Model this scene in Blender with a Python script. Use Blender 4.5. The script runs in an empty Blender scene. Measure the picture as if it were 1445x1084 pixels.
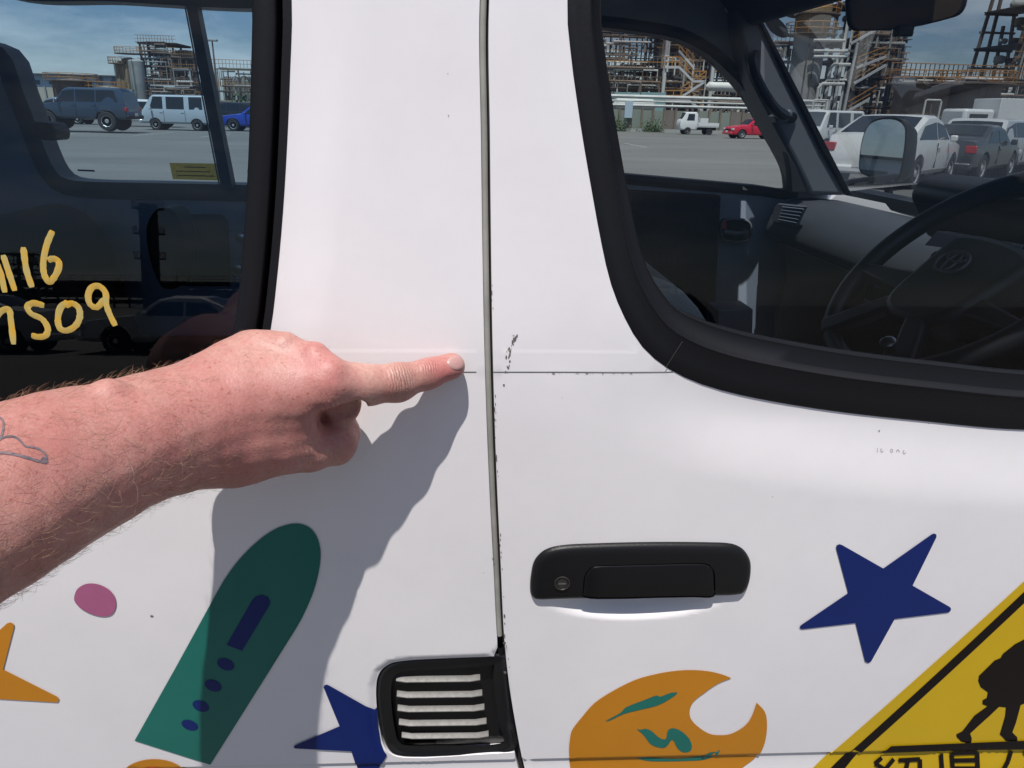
import bpy, bmesh, math, random
import numpy as np
from mathutils import Vector, Matrix, geometry
from mathutils.bvhtree import BVHTree
random.seed(7); np.random.seed(7)
PI = math.pi
scene = bpy.context.scene
COL = scene.collection

# ------------------------------------------------------------------ camera
PW, PH, FOC = 1445.0, 1084.0, 1043.0
yaw, pit, rol = math.radians(4.4), math.radians(20.2), math.radians(1.5)
CF = Vector((math.sin(yaw)*math.cos(pit), math.cos(yaw)*math.cos(pit), -math.sin(pit)))
_R0 = Vector((math.cos(yaw), -math.sin(yaw), 0)); _U0 = _R0.cross(CF)
CR = _R0*math.cos(rol) + _U0*math.sin(rol)
CU = _U0*math.cos(rol) - _R0*math.sin(rol)
CC = Vector((0, -0.5, 1.45))
cam = bpy.data.cameras.new('camera'); camo = bpy.data.objects.new('camera', cam); COL.objects.link(camo)
m = Matrix((CR, CU, -CF)).transposed().to_4x4(); m.translation = CC
camo.matrix_world = m
cam.sensor_width = 36; cam.lens = 36*FOC/PW; cam.clip_start = 0.02; cam.clip_end = 9000
scene.camera = camo

# ------------------------------------------------------------------ light
SUND = Vector((0.26, 1.0, -2.5)).normalized()          # direction the light travels
sunl = bpy.data.lights.new('sun', 'SUN'); sunl.energy = 5.0; sunl.angle = math.radians(0.53); sunl.color = (1.0, 0.965, 0.92)
suno = bpy.data.objects.new('sun', sunl); COL.objects.link(suno)
suno.rotation_euler = SUND.to_track_quat('-Z', 'Y').to_euler()
world = bpy.data.worlds.new('World'); scene.world = world; world.use_nodes = True
wt = world.node_tree; wt.nodes.clear()
wo = wt.nodes.new('ShaderNodeOutputWorld'); wb = wt.nodes.new('ShaderNodeBackground'); wb.inputs['Strength'].default_value = 0.056
sky = wt.nodes.new('ShaderNodeTexSky'); sky.sky_type = 'NISHITA'; sky.sun_disc = False
sky.sun_elevation = math.asin(-SUND.z); sky.sun_rotation = math.atan2(-SUND.x, -SUND.y)
sky.air_density = 1.0; sky.dust_density = 0.4; sky.ozone_density = 2.2
tc = wt.nodes.new('ShaderNodeTexCoord'); mp = wt.nodes.new('ShaderNodeMapping'); mp.inputs['Scale'].default_value = (1.4, 1.4, 5.5)
nz = wt.nodes.new('ShaderNodeTexNoise'); nz.inputs['Scale'].default_value = 2.3; nz.inputs['Detail'].default_value = 7; nz.inputs['Roughness'].default_value = 0.58
cr = wt.nodes.new('ShaderNodeValToRGB'); cr.color_ramp.elements[0].position = 0.44; cr.color_ramp.elements[1].position = 0.70
cr.color_ramp.elements[0].color = (0, 0, 0, 1); cr.color_ramp.elements[1].color = (0.75, 0.75, 0.75, 1)
mx = wt.nodes.new('ShaderNodeMixRGB'); mx.inputs['Color2'].default_value = (14.0, 14.4, 15.0, 1)
L = wt.links.new
L(tc.outputs['Generated'], mp.inputs['Vector']); L(mp.outputs[0], nz.inputs['Vector']); L(nz.outputs['Fac'], cr.inputs[0])
L(cr.outputs[0], mx.inputs['Fac']); hs_ = wt.nodes.new('ShaderNodeMixRGB'); hs_.blend_type = 'MULTIPLY'; hs_.inputs[0].default_value = 1; hs_.inputs[2].default_value = (0.92, 1.02, 1.22, 1); L(sky.outputs[0], hs_.inputs[1]); L(hs_.outputs[0], mx.inputs['Color1']); L(mx.outputs[0], wb.inputs['Color']); L(wb.outputs[0], wo.inputs[0])
scene.view_settings.view_transform = 'Standard'; scene.view_settings.look = 'None'
scene.view_settings.gamma = 1; scene.view_settings.use_curve_mapping = False
scene.view_settings.exposure = 0.14
scene.cycles.max_bounces = 10; scene.cycles.transparent_max_bounces = 24; scene.cycles.use_denoising = True

# ------------------------------------------------------------------ survey helpers
ZB = 1.285; TUM = math.tan(math.radians(4.5)); TGL = math.tan(math.radians(7.0))
def gly(z): return TGL*(z-ZB)+0.013          # plane of the door glass
def prof(z):
    z = np.asarray(z, float); t = z - ZB
    y = TUM*0.018*np.log1p(np.exp(np.clip(t/0.018, -30, 30))) + np.where(t/0.018 > 30, TUM*(t-0.54), 0)*(t/0.018 > 30)
    y = np.where(t/0.018 > 30, TUM*t, y)
    y = y + np.maximum(0, z-1.80)**2*6.0 + np.maximum(0, 0.78-z)**2*0.35 + 0.10*np.maximum(0, 1.262-z)**2
    return y
def ray(px, py): return CF + CR*((px-PW/2)/FOC) - CU*((py-PH/2)/FOC)
def onY(px, py, Y):
    v = ray(px, py); return CC + v*((Y-CC.y)/v.y)
def onS(px, py, off=0.0):
    Y = 0.0
    for _ in range(12):
        p = onY(px, py, Y+off); Y = float(prof(p.z))
    return p
def XZ(pts, off=0.0):
    return [(lambda p: (p.x, p.z))(onS(a, b, off)) for a, b in pts]
def zoomed(pts, s, ox, oy): return [(ox+a*s, oy+b*s) for a, b in pts]

# ------------------------------------------------------------------ materials
MATS = {}
def nodes_of(name):
    mt = bpy.data.materials.new(name); mt.use_nodes = True; MATS[name] = mt
    nt = mt.node_tree; return mt, nt, nt.nodes['Principled BSDF']
def mat(name, col, rough=0.5, metal=0.0, var=0.0, vscale=6.0, bump=0.0, bscale=200.0, coat=0.0, spec=0.5, col2=None, emit=None):
    if name in MATS: return MATS[name]
    mt, nt, b = nodes_of(name); N = nt.nodes; K = nt.links.new
    b.inputs['Base Color'].default_value = (*col, 1); b.inputs['Roughness'].default_value = rough
    b.inputs['Metallic'].default_value = metal; b.inputs['Coat Weight'].default_value = coat; b.inputs['Coat Roughness'].default_value = 0.03
    b.inputs['Specular IOR Level'].default_value = spec
    t = N.new('ShaderNodeTexCoord')
    if var > 0 or col2:
        n = N.new('ShaderNodeTexNoise'); n.inputs['Scale'].default_value = vscale; n.inputs['Detail'].default_value = 6; n.inputs['Roughness'].default_value = 0.62
        K(t.outputs['Object'], n.inputs['Vector'])
        r = N.new('ShaderNodeValToRGB'); r.color_ramp.elements[0].position = 0.35; r.color_ramp.elements[1].position = 0.68
        c2 = col2 or tuple(c*(1-var) for c in col)
        r.color_ramp.elements[0].color = (*c2, 1); r.color_ramp.elements[1].color = (*col, 1)
        K(n.outputs['Fac'], r.inputs[0]); K(r.outputs[0], b.inputs['Base Color'])
        mr = N.new('ShaderNodeMapRange'); mr.inputs['To Min'].default_value = min(1, rough*1.15); mr.inputs['To Max'].default_value = rough*0.85
        K(n.outputs['Fac'], mr.inputs[0]); K(mr.outputs[0], b.inputs['Roughness'])
    if bump > 0:
        n2 = N.new('ShaderNodeTexNoise'); n2.inputs['Scale'].default_value = bscale; n2.inputs['Detail'].default_value = 4
        K(t.outputs['Object'], n2.inputs['Vector'])
        bp = N.new('ShaderNodeBump'); bp.inputs['Strength'].default_value = 0.6; bp.inputs['Distance'].default_value = bump
        K(n2.outputs['Fac'], bp.inputs['Height']); K(bp.outputs[0], b.inputs['Normal'])
    if emit: b.inputs['Emission Color'].default_value = (*emit, 1); b.inputs['Emission Strength'].default_value = 1
    return mt
def glass(name, tint, refl=1.0, rough=0.0):
    if name in MATS: return MATS[name]
    mt, nt, b = nodes_of(name); N = nt.nodes; K = nt.links.new; N.remove(b)
    out = [n for n in N if n.type == 'OUTPUT_MATERIAL'][0]
    tr = N.new('ShaderNodeBsdfTransparent'); tr.inputs[0].default_value = (*tint, 1)
    gl = N.new('ShaderNodeBsdfGlossy'); gl.inputs['Roughness'].default_value = rough
    fr = N.new('ShaderNodeFresnel'); fr.inputs['IOR'].default_value = 1.52
    mu = N.new('ShaderNodeMath'); mu.operation = 'MULTIPLY'; mu.inputs[1].default_value = refl*1.5
    mi = N.new('ShaderNodeMixShader'); K(fr.outputs[0], mu.inputs[0]); K(mu.outputs[0], mi.inputs[0]); K(tr.outputs[0], mi.inputs[1]); K(gl.outputs[0], mi.inputs[2]); K(mi.outputs[0], out.inputs[0])
    return mt

def paint_white():
    mt, nt, b = nodes_of('van white paint'); N = nt.nodes; K = nt.links.new
    b.inputs['Roughness'].default_value = 0.42; b.inputs['Coat Weight'].default_value = 0.45; b.inputs['Coat Roughness'].default_value = 0.10
    b.inputs['Specular IOR Level'].default_value = 0.35
    t = N.new('ShaderNodeTexCoord')
    n = N.new('ShaderNodeTexNoise'); n.inputs['Scale'].default_value = 3.5; n.inputs['Detail'].default_value = 9; n.inputs['Roughness'].default_value = 0.7
    K(t.outputs['Object'], n.inputs['Vector'])
    r = N.new('ShaderNodeValToRGB'); r.color_ramp.elements[0].position = 0.3; r.color_ramp.elements[1].position = 0.62
    r.color_ramp.elements[0].color = (0.715, 0.690, 0.702, 1); r.color_ramp.elements[1].color = (0.785, 0.757, 0.765, 1)
    K(n.outputs['Fac'], r.inputs[0])
    v = N.new('ShaderNodeTexVoronoi'); v.inputs['Scale'].default_value = 46; K(t.outputs['Object'], v.inputs['Vector'])
    n3 = N.new('ShaderNodeTexNoise'); n3.inputs['Scale'].default_value = 20; K(t.outputs['Object'], n3.inputs['Vector'])
    lt = N.new('ShaderNodeMath'); lt.operation = 'LESS_THAN'; lt.inputs[1].default_value = 0.022; K(v.outputs['Distance'], lt.inputs[0])
    gt = N.new('ShaderNodeMath'); gt.operation = 'GREATER_THAN'; gt.inputs[1].default_value = 0.6; K(n3.outputs['Fac'], gt.inputs[0])
    mu = N.new('ShaderNodeMath'); mu.operation = 'MULTIPLY'; K(lt.outputs[0], mu.inputs[0]); K(gt.outputs[0], mu.inputs[1])
    m2 = N.new('ShaderNodeMixRGB'); m2.inputs['Color2'].default_value = (0.35, 0.32, 0.3, 1); K(mu.outputs[0], m2.inputs['Fac']); K(r.outputs[0], m2.inputs['Color1'])
    K(m2.outputs[0], b.inputs['Base Color'])
    n4 = N.new('ShaderNodeTexNoise'); n4.inputs['Scale'].default_value = 9; n4.inputs['Detail'].default_value = 3; K(t.outputs['Object'], n4.inputs['Vector'])
    bp = N.new('ShaderNodeBump'); bp.inputs['Strength'].default_value = 0.25; bp.inputs['Distance'].default_value = 0.0012
    K(n4.outputs['Fac'], bp.inputs['Height']); K(bp.outputs[0], b.inputs['Normal'])
    return mt
WHITE = paint_white()
RUBBER = mat('black rubber', (0.006, 0.0065, 0.009), 0.55, var=0.35, vscale=9, bump=0.0002, bscale=300, spec=0.28)
BLACKP = mat('black textured plastic', (0.006, 0.006, 0.007), 0.42, bump=0.00025, bscale=900, spec=0.28)
BLACKG = mat('black smooth plastic', (0.006, 0.006, 0.007), 0.30, spec=0.25)
SLATM = mat('dusty louvre plastic', (0.135, 0.128, 0.12), 0.5, var=0.25, vscale=260, bump=0.0001, bscale=500)
STRIPM = mat('grey weatherstrip', (0.34, 0.335, 0.30), 0.6, var=0.25, vscale=30)
GAPM = mat('dark gap grime', (0.018, 0.016, 0.014), 0.9)
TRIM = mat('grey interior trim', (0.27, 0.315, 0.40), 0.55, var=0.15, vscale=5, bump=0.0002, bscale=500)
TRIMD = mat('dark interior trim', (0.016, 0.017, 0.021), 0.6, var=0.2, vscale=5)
DASHM = mat('dark grey dashboard', (0.060, 0.066, 0.078), 0.55, var=0.1, vscale=4, bump=0.0003, bscale=400)
WHEELM = mat('black steering wheel', (0.014, 0.015, 0.018), 0.45, bump=0.0002, bscale=600)
ROOFM = mat('interior headlining', (0.060, 0.060, 0.058), 0.9, var=0.2, vscale=8)
SEATM = mat('blue grey seat vinyl', (0.035, 0.042, 0.055), 0.5, var=0.2, vscale=12)
CHROME = mat('worn metal', (0.45, 0.45, 0.45), 0.3, metal=1)
TEAL = mat('teal vinyl', (0.013, 0.150, 0.120), 0.35, spec=0.3, var=0.08, vscale=20)
NAVY = mat('navy vinyl', (0.005, 0.017, 0.125), 0.4, spec=0.25, var=0.08, vscale=20)
PINK = mat('pink vinyl', (0.40, 0.115, 0.23), 0.35, spec=0.3, var=0.1, vscale=30)
ORANGE = mat('orange vinyl', (0.52, 0.205, 0.012), 0.35, spec=0.3, var=0.06, vscale=18)
RED = mat('red orange vinyl', (0.62, 0.10, 0.02), 0.35, spec=0.3)
YELLOW = mat('yellow vinyl', (0.58, 0.375, 0.008), 0.35, spec=0.3, var=0.06, vscale=14)
INK = mat('dark brown ink', (0.008, 0.005, 0.0045), 0.45, spec=0.15)
GLASSL = glass('tinted rear glass', (0.64, 0.79, 0.90), 0.62)
GLASSF = glass('clear door glass', (0.86, 0.90, 0.91), 0.35)
GLASSW = glass('windscreen glass', (0.88, 0.92, 0.94), 0.3)
GLASSR = glass('far side glass', (0.84, 0.88, 0.88), 0.5)
YPAINT = mat('yellow marker paint', (0.60, 0.33, 0.015), 0.5, var=0.35, vscale=110, col2=(0.42, 0.34, 0.12))

# ------------------------------------------------------------------ object helpers
def root_of(o):
    while o.parent: o = o.parent
    return o
def link(o, parent=None):
    COL.objects.link(o)
    if parent is not None: o.parent = parent
    return o
def thing(name, label, cat, loc=(0, 0, 0), group=None):
    o = bpy.data.objects.new(name, None); COL.objects.link(o); o.location = loc; o.empty_display_size = 0.2
    o['label'] = label; o['category'] = cat
    if group: o['group'] = group
    return o
def tag(o, label, cat, group=None):
    o['label'] = label; o['category'] = cat
    if group: o['group'] = group
    return o
class MB:
    def __init__(s): s.v = []; s.f = []
    def add(s, vs, fs):
        k = len(s.v); s.v += [tuple(v) for v in vs]; s.f += [tuple(i+k for i in f) for f in fs]
    def box(s, a, b):
        x0, y0, z0 = a; x1, y1, z1 = b
        s.add([(x0,y0,z0),(x1,y0,z0),(x1,y1,z0),(x0,y1,z0),(x0,y0,z1),(x1,y0,z1),(x1,y1,z1),(x0,y1,z1)],
              [(0,3,2,1),(4,5,6,7),(0,1,5,4),(1,2,6,5),(2,3,7,6),(3,0,4,7)])
    def tube(s, path, r, n=8, cap=True, closed=False):
        path = [Vector(p) for p in path]; m_ = len(path); rs = r if isinstance(r, (list, tuple)) else [r]*m_
        vs = []; up = None
        for i, p in enumerate(path):
            if closed: d = path[(i+1) % m_]-path[i-1]
            else: d = path[min(i+1, m_-1)]-path[max(i-1, 0)]
            d.normalize()
            if up is None: up = d.orthogonal().normalized()
            up = (up-d*up.dot(d)).normalized(); w = d.cross(up)
            for j in range(n):
                a = 2*PI*j/n; vs.append(p+(up*math.cos(a)+w*math.sin(a))*rs[i])
        fs = []
        for i in range(m_ if closed else m_-1):
            for j in range(n):
                a = i*n+j; b = i*n+(j+1) % n; c = ((i+1) % m_)*n+(j+1) % n; d_ = ((i+1) % m_)*n+j
                fs.append((a, b, c, d_))
        if cap and not closed: fs += [tuple(range(n-1, -1, -1)), tuple(range((m_-1)*n, m_*n))]
        s.add(vs, fs)
    def lathe(s, c, axis, prof_, n=24):
        """prof_: (distance along axis, radius)"""
        c = Vector(c); a = Vector(axis).normalized(); u = a.orthogonal().normalized(); w = a.cross(u); vs = []; fs = []
        for h, r in prof_:
            for j in range(n):
                t = 2*PI*j/n; vs.append(c+a*h+(u*math.cos(t)+w*math.sin(t))*r)
        for i in range(len(prof_)-1):
            for j in range(n): fs.append((i*n+j, i*n+(j+1) % n, (i+1)*n+(j+1) % n, (i+1)*n+j))
        fs += [tuple(range(n-1, -1, -1)), tuple(range((len(prof_)-1)*n, len(prof_)*n))]
        s.add(vs, fs)
    def prism(s, pts, fa, fb):
        """pts 2D; fa, fb map a 2D point to 3D for the two caps"""
        n = len(pts); s.add([fa(*p) for p in pts]+[fb(*p) for p in pts],
            [tuple(range(n)), tuple(range(2*n-1, n-1, -1))]+[(i, i+n, (i+1) % n+n, (i+1) % n) for i in range(n)])
    def build(s, name, mt, parent=None, smooth=True, angle=35, bevel=0, sub=0, seg=2, recalc=True):
        me = bpy.data.meshes.new(name)
        org = Vector((0, 0, 0))
        if parent is not None: org = root_of(parent).location
        me.from_pydata([(v[0]-org.x, v[1]-org.y, v[2]-org.z) for v in s.v], [], s.f)
        if recalc:
            bm = bmesh.new(); bm.from_mesh(me); bmesh.ops.recalc_face_normals(bm, faces=bm.faces); bm.to_mesh(me); bm.free()
        me.materials.append(mt)
        if smooth: me.shade_smooth(); me.set_sharp_from_angle(angle=math.radians(angle))
        o = bpy.data.objects.new(name, me); link(o, parent)
        if bevel > 0:
            b = o.modifiers.new('bevel', 'BEVEL'); b.width = bevel; b.segments = seg; b.limit_method = 'ANGLE'; b.angle_limit = math.radians(40); b.harden_normals = False
        if sub: q = o.modifiers.new('sub', 'SUBSURF'); q.levels = sub; q.render_levels = sub
        return o
def smooth_curve(pts, step=None, closed=True, sub=8):
    pts = [np.array(p, float) for p in pts]; n = len(pts); out = []
    for i in range(n if closed else n-1):
        if closed: p0, p1, p2, p3 = pts[i-1], pts[i], pts[(i+1) % n], pts[(i+2) % n]
        else: p0, p1, p2, p3 = pts[max(i-1, 0)], pts[i], pts[i+1], pts[min(i+2, n-1)]
        d1 = max(np.linalg.norm(p2-p1), 1e-9); d0 = max(np.linalg.norm(p1-p0), 1e-9); d2 = max(np.linalg.norm(p3-p2), 1e-9)
        m1 = (p2-p0)/(d0+d1)*d1; m2 = (p3-p1)/(d1+d2)*d1
        if not closed and i == 0: m1 = p2-p1
        if not closed and i == n-2: m2 = p2-p1
        k = sub if step is None else max(2, int(d1/step))
        for j in range(k):
            t = j/k; out.append(tuple((2*t**3-3*t*t+1)*p1+(t**3-2*t*t+t)*m1+(-2*t**3+3*t*t)*p2+(t**3-t*t)*m2))
    if not closed: out.append(tuple(pts[-1]))
    return out
def densify(pts, step, closed=True):
    out = []; n = len(pts)
    for i in range(n if closed else n-1):
        a = np.array(pts[i], float); b = np.array(pts[(i+1) % n], float); k = max(1, int(np.linalg.norm(b-a)/step))
        for j in range(k): out.append(tuple(a+(b-a)*j/k))
    if not closed: out.append(tuple(pts[-1]))
    return out
def area(p):
    p = np.array(p); return 0.5*np.sum(p[:, 0]*np.roll(p[:, 1], -1)-np.roll(p[:, 0], -1)*p[:, 1])
def ccw(p): return list(p) if area(p) > 0 else list(reversed(p))
def normals2(p):
    """outward normals of a ccw loop"""
    p = np.array(p); d = np.roll(p, -1, 0)-np.roll(p, 1, 0); d /= np.maximum(np.linalg.norm(d, axis=1), 1e-9)[:, None]
    return np.stack([d[:, 1], -d[:, 0]], 1)
def inset(p, w):
    p = ccw(p); n = normals2(p); return [tuple(a) for a in (np.array(p)-n*(np.asarray(w).reshape(-1, 1) if np.ndim(w) else w))]
def inside(q, poly):
    q = np.asarray(q, float); p = np.asarray(poly, float); r = np.zeros(len(q), bool); j = len(p)-1
    for i in range(len(p)):
        xi, yi = p[i]; xj, yj = p[j]
        if yi != yj:
            c = ((yi > q[:, 1]) != (yj > q[:, 1])) & (q[:, 0] < (xj-xi)*(q[:, 1]-yi)/(yj-yi)+xi); r ^= c
        j = i
    return r
def dist_loop(q, poly, closed=True):
    q = np.asarray(q, float); p = np.asarray(poly, float); d = np.full(len(q), 1e9)
    for i in range(len(p) if closed else len(p)-1):
        a = p[i]; b = p[(i+1) % len(p)]; ab = b-a; t = np.clip(((q-a)@ab)/max(ab@ab, 1e-12), 0, 1)
        d = np.minimum(d, np.hypot(*(q-a-t[:, None]*ab).T))
    return d
def sheet2d(outer, holes=(), pts=()):
    """triangulate a region; returns 2D verts and tris"""
    V = []; Ed = []
    for lp in [outer]+list(holes):
        k = len(V); V += [Vector(p) for p in lp]; Ed += [(k+i, k+(i+1) % len(lp)) for i in range(len(lp))]
    V += [Vector(p) for p in pts]
    r = geometry.delaunay_2d_cdt(V, Ed, [], 0, 1e-6, False)
    v = np.array([tuple(a) for a in r[0]]); f = np.array(r[2])
    c = v[f].mean(1); ok = inside(c, outer)
    for h in holes: ok &= ~inside(c, h)
    return v, f[ok]
def grid_pts(outer, holes, xs, zs, margin):
    X, Z = np.meshgrid(xs, zs); q = np.stack([X.ravel(), Z.ravel()], 1)
    ok = inside(q, outer)
    for h in holes: ok &= ~inside(q, h)
    q = q[ok]; d = dist_loop(q, outer)
    for h in holes: d = np.minimum(d, dist_loop(q, h))
    return [tuple(a) for a in q[d > margin]]

# ------------------------------------------------------------------ van body surface
VENTLOOP = XZ([(706,922),(697,931),(640,933),(580,936),(553,940),(538,950),(532,967),(532,1000),(537,1035),(545,1056),(560,1066),(600,1069),(722,1061)])
LWIN = XZ([(408,0),(406,100),(402,200),(396,300),(388,390),(378,470),(363,530),(338,575),(296,603),(235,614),(110,618),(0,620)])
zl = LWIN[-1][1]; xt = LWIN[0][0]
LWIN = [(xt+0.001, 1.62), (xt-0.003, 1.72), (xt-0.03, 1.775), (xt-0.1, 1.79), (-1.25, 1.79), (-1.36, 1.75), (-1.40, 1.66), (-1.42, 1.35), (-1.39, zl+0.04), (-1.30, zl)] and \
       list(LWIN)+[(-1.28, zl), (-1.38, zl+0.05), (-1.42, 1.36), (-1.40, 1.68), (-1.35, 1.765), (-1.24, 1.79), (xt-0.10, 1.79), (xt-0.03, 1.765), (xt-0.002, 1.70)]
LWIN = ccw(smooth_curve(LWIN, step=0.012))
FWIN = XZ([(802,0),(806,70),(815,140),(825,205),(838,280),(850,345),(863,400),(882,447),(907,488),(943,519),(992,543),(1050,560),(1120,574),(1200,586),(1300,597),(1445,610)])
xf, zf = FWIN[-1]
FWIN = list(FWIN)+[(0.70, zf-0.006), (0.82, zf-0.006), (0.895, zf+0.02), (0.905, zf+0.08), (0.74, 1.50), (0.62, 1.70), (0.55, 1.77), (0.45, 1.79), (0.17, 1.79), (0.105, 1.765), (0.085, 1.70)]
FWIN = ccw(smooth_curve(FWIN, step=0.012))
ZST = lambda x: 0.8950-0.0195*np.asarray(x)
BELT1, BELT2 = 1.2895, 1.2745
HC = (0.147, 1.0755)                                      # centre of the scoop under the handle
DL, DF = LWIN, FWIN
def sst(t): t = np.clip(t, 0, 1); return t*t*(3-2*t)
def surf(x, z):
    x = np.asarray(x, float); z = np.asarray(z, float)
    y = prof(z)
    q = np.stack([np.ravel(x), np.ravel(z)], 1)
    near = (np.abs(q[:, 0]) < 0.9)
    dl = np.full(len(q), 9.0); df = np.full(len(q), 9.0)
    dl[near] = dist_loop(q[near], DL); df[near] = dist_loop(q[near], DF)
    dl = dl.reshape(np.shape(y)); df = df.reshape(np.shape(y))
    # body falls in towards the rear window over a few centimetres
    y = y+0.0045*(1-sst(dl/0.040))**1.0
    # below the front window the door turns in; behind it swells slightly
    wz = sst((1.33-z)/0.10)*sst((x-0.08)/0.16)
    y = y+wz*0.0062*(1-sst(df/0.070))-(1-wz)*0.0016*(1-sst(df/0.06))
    # scoop behind the handle
    e = np.sqrt(((x-HC[0])/0.079)**2+((z-HC[1])/0.0235)**2)
    y = y+0.0108*(1-sst((e-0.25)/0.75))
    # lower pressing steps back under the crease
    s = ZST(x)-z
    y = y+0.0020*sst(s/0.0018)-0.0020*sst((s-0.004)/0.03)
    # belt film band
    y = y-0.00012*(sst((BELT1-z)/0.0014))*(1-sst((BELT2+0.0006-z)/0.0012))-0.00010*np.exp(-((z-BELT1)/0.0011)**2)
    # the pressing dips towards the vent
    dv = np.full(len(q), 9.0); nv = (q[:, 0] > -0.15) & (q[:, 0] < 0.047) & (q[:, 1] > 0.87) & (q[:, 1] < 1.06)
    if nv.any(): dv[nv] = dist_loop(q[nv], VENTLOOP)
    y = y+0.0024*(1-sst(dv.reshape(np.shape(y))/0.008))*sst((z-0.908)/0.014)
    return y

van = thing('passenger_van', 'white passenger van with star, rocket and moon stickers filling the foreground', 'van', (0, 0.8, 0))
def steplist(a, b, s): return list(np.arange(a, b, s))
ZFINE = sorted(set(np.round(steplist(1.05, 1.11, 0.0022)+steplist(BELT2-0.003, BELT1+0.004, 0.0007)+steplist(1.3, 1.80, 0.012)+steplist(1.11, 1.27, 0.008)+steplist(0.917, 1.05, 0.003)+steplist(0.36, 0.86, 0.04), 5)))
XFINE = sorted(set(np.round(steplist(-0.45, -0.10, 0.0085)+steplist(-0.0999, 0.06, 0.003)+steplist(0.06, 0.62, 0.0085)+steplist(-3.3, -0.45, 0.09)+steplist(0.62, 1.12, 0.03), 5)))
def body_sheet(name, outer, holes, parent, mt=WHITE, seam_roll=0.0):
    xs = [x for x in XFINE]; pts = grid_pts(outer, holes, xs, ZFINE, 0.0062)
    crease = []
    for x in xs:
        for s in (-0.014, -0.009, -0.0055, -0.003, -0.001, 0.0008, 0.002, 0.0032, 0.005, 0.01, 0.02, 0.035, 0.05): crease.append((x, float(ZST(x))-s))
    crease = np.array(crease); ok = inside(crease, outer)
    for h in holes: ok &= ~inside(crease, h)
    crease = crease[ok]; d = dist_loop(crease, outer)
    CM = 0.0014
    for h in holes: d = np.minimum(d, dist_loop(crease, h))
    pts += [tuple(a) for a in crease[d > CM]]
    out = densify(ccw(outer), 0.005); rings = []
    for lp, sg in [(out, 1)]+[(h, -1) for h in holes]:
        for w in (0.0009, 0.0022, 0.0048):
            r = np.array(inset(lp, w*sg)); dd = np.minimum(dist_loop(r, out), min([dist_loop(r, h).min()*0+dist_loop(r, h) for h in holes], key=lambda a: a.min()) if holes else 9)
            rings += [tuple(a) for a in r[dd > w*0.8]]
    v, f = sheet2d(out, holes, pts+rings)
    y = surf(v[:, 0], v[:, 1])
    d = dist_loop(v, out)
    for h in holes: d = np.minimum(d, dist_loop(v, h))
    e_ = 0.0006
    gx = (surf(v[:, 0]+e_, v[:, 1])-surf(v[:, 0]-e_, v[:, 1]))/(2*e_); gz = (surf(v[:, 0], v[:, 1]+e_)-surf(v[:, 0], v[:, 1]-e_))/(2*e_)
    nrm = [Vector((a, -1, b)).normalized() for a, b in zip(gx, gz)]
    mb = MB(); mb.add(np.stack([v[:, 0], y, v[:, 1]], 1), [tuple(t) for t in f])
    # returned edges
    for lp in [out]+list(holes):
        a = np.array(lp); ya = surf(a[:, 0], a[:, 1])+seam_roll; n = len(lp)
        vs = [(p[0], q, p[1]) for p, q in zip(a, ya)]+[(p[0], q+0.012, p[1]) for p, q in zip(a, ya)]
        mb.add(vs, [(i, (i+1) % n, (i+1) % n+n, i+n) for i in range(n)])
    me = bpy.data.meshes.new(name); org = van.location
    me.from_pydata([(p[0]-org.x, p[1]-org.y, p[2]-org.z) for p in mb.v], [], mb.f); me.materials.append(mt)
    # face every sheet triangle outwards (towards -y)
    bm = bmesh.new(); bm.from_mesh(me); bm.faces.ensure_lookup_table()
    for i in range(len(f)):
        if bm.faces[i].normal.y > 0: bm.faces[i].normal_flip()
    bm.to_mesh(me); bm.free(); me.shade_smooth()
    allv = nrm+[Vector((0, 0, 0))]*(len(me.vertices)-len(nrm))
    me.normals_split_custom_set_from_vertices([tuple(a) for a in allv])
    return link(bpy.data.objects.new(name, me), parent)
SEAMPX = [(679,-120),(683,0),(684.5,200),(687,400),(689,500),(692,600),(696,700),(701,800),(706,900),(713,965),(722,1020),(735,1084),(755,1150)]
SEAM = [(0.030, 1.86), (0.028, 1.75)]+XZ(SEAMPX[1:])
SEAM = smooth_curve(SEAM, step=0.012, closed=False)
s_end = SEAM[-1]
SEAM += [(s_end[0]+0.012, s_end[1]-0.05), (s_end[0]+0.03, 0.76)]
def shift(lp, dx): return [(a+dx, b) for a, b in lp]
VENTPX = [(706,914),(697,929),(640,931),(580,934),(553,938),(538,948),(531,965),(531,1000),(536,1035),(543,1057),(560,1068),(600,1070),(722,1062)]
VENT = XZ(VENTPX)
lseam = shift(SEAM, -0.0027)
zt, zb_ = VENT[0][1], VENT[-1][1]
up = [p for p in lseam if p[1] > zt+0.002]; lo = [p for p in lseam if p[1] < zb_-0.002]
side_outer = [(-3.35, 1.86)]+up+[(up[-1][0]+0.0005, zt)]+smooth_curve(VENT[1:-1], closed=False, sub=4)+[(lo[0][0]-0.001, zb_)]+lo+[(0.04, 0.42), (-1.52, 0.42)]+[(-1.95+0.42*math.cos(a), 0.36+0.42*math.sin(a)) for a in np.linspace(0.15, PI-0.15, 14)]+[(-2.4, 0.42), (-3.35, 0.42)]
side = body_sheet('side_panel', ccw(side_outer), [LWIN], van)
rseam = shift(SEAM, 0.0033)
door_outer = list(rseam)+[(0.475+0.40*math.cos(a), 0.36+0.42*math.sin(a)) for a in np.linspace(PI-0.35, 0.25, 14)]+[(0.98, 0.46), (1.06, 0.8), (1.06, 1.20), (0.90, 1.42), (0.66, 1.80), (0.62, 1.86)]
door = body_sheet('front_door', ccw(door_outer), [FWIN], van)
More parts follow.
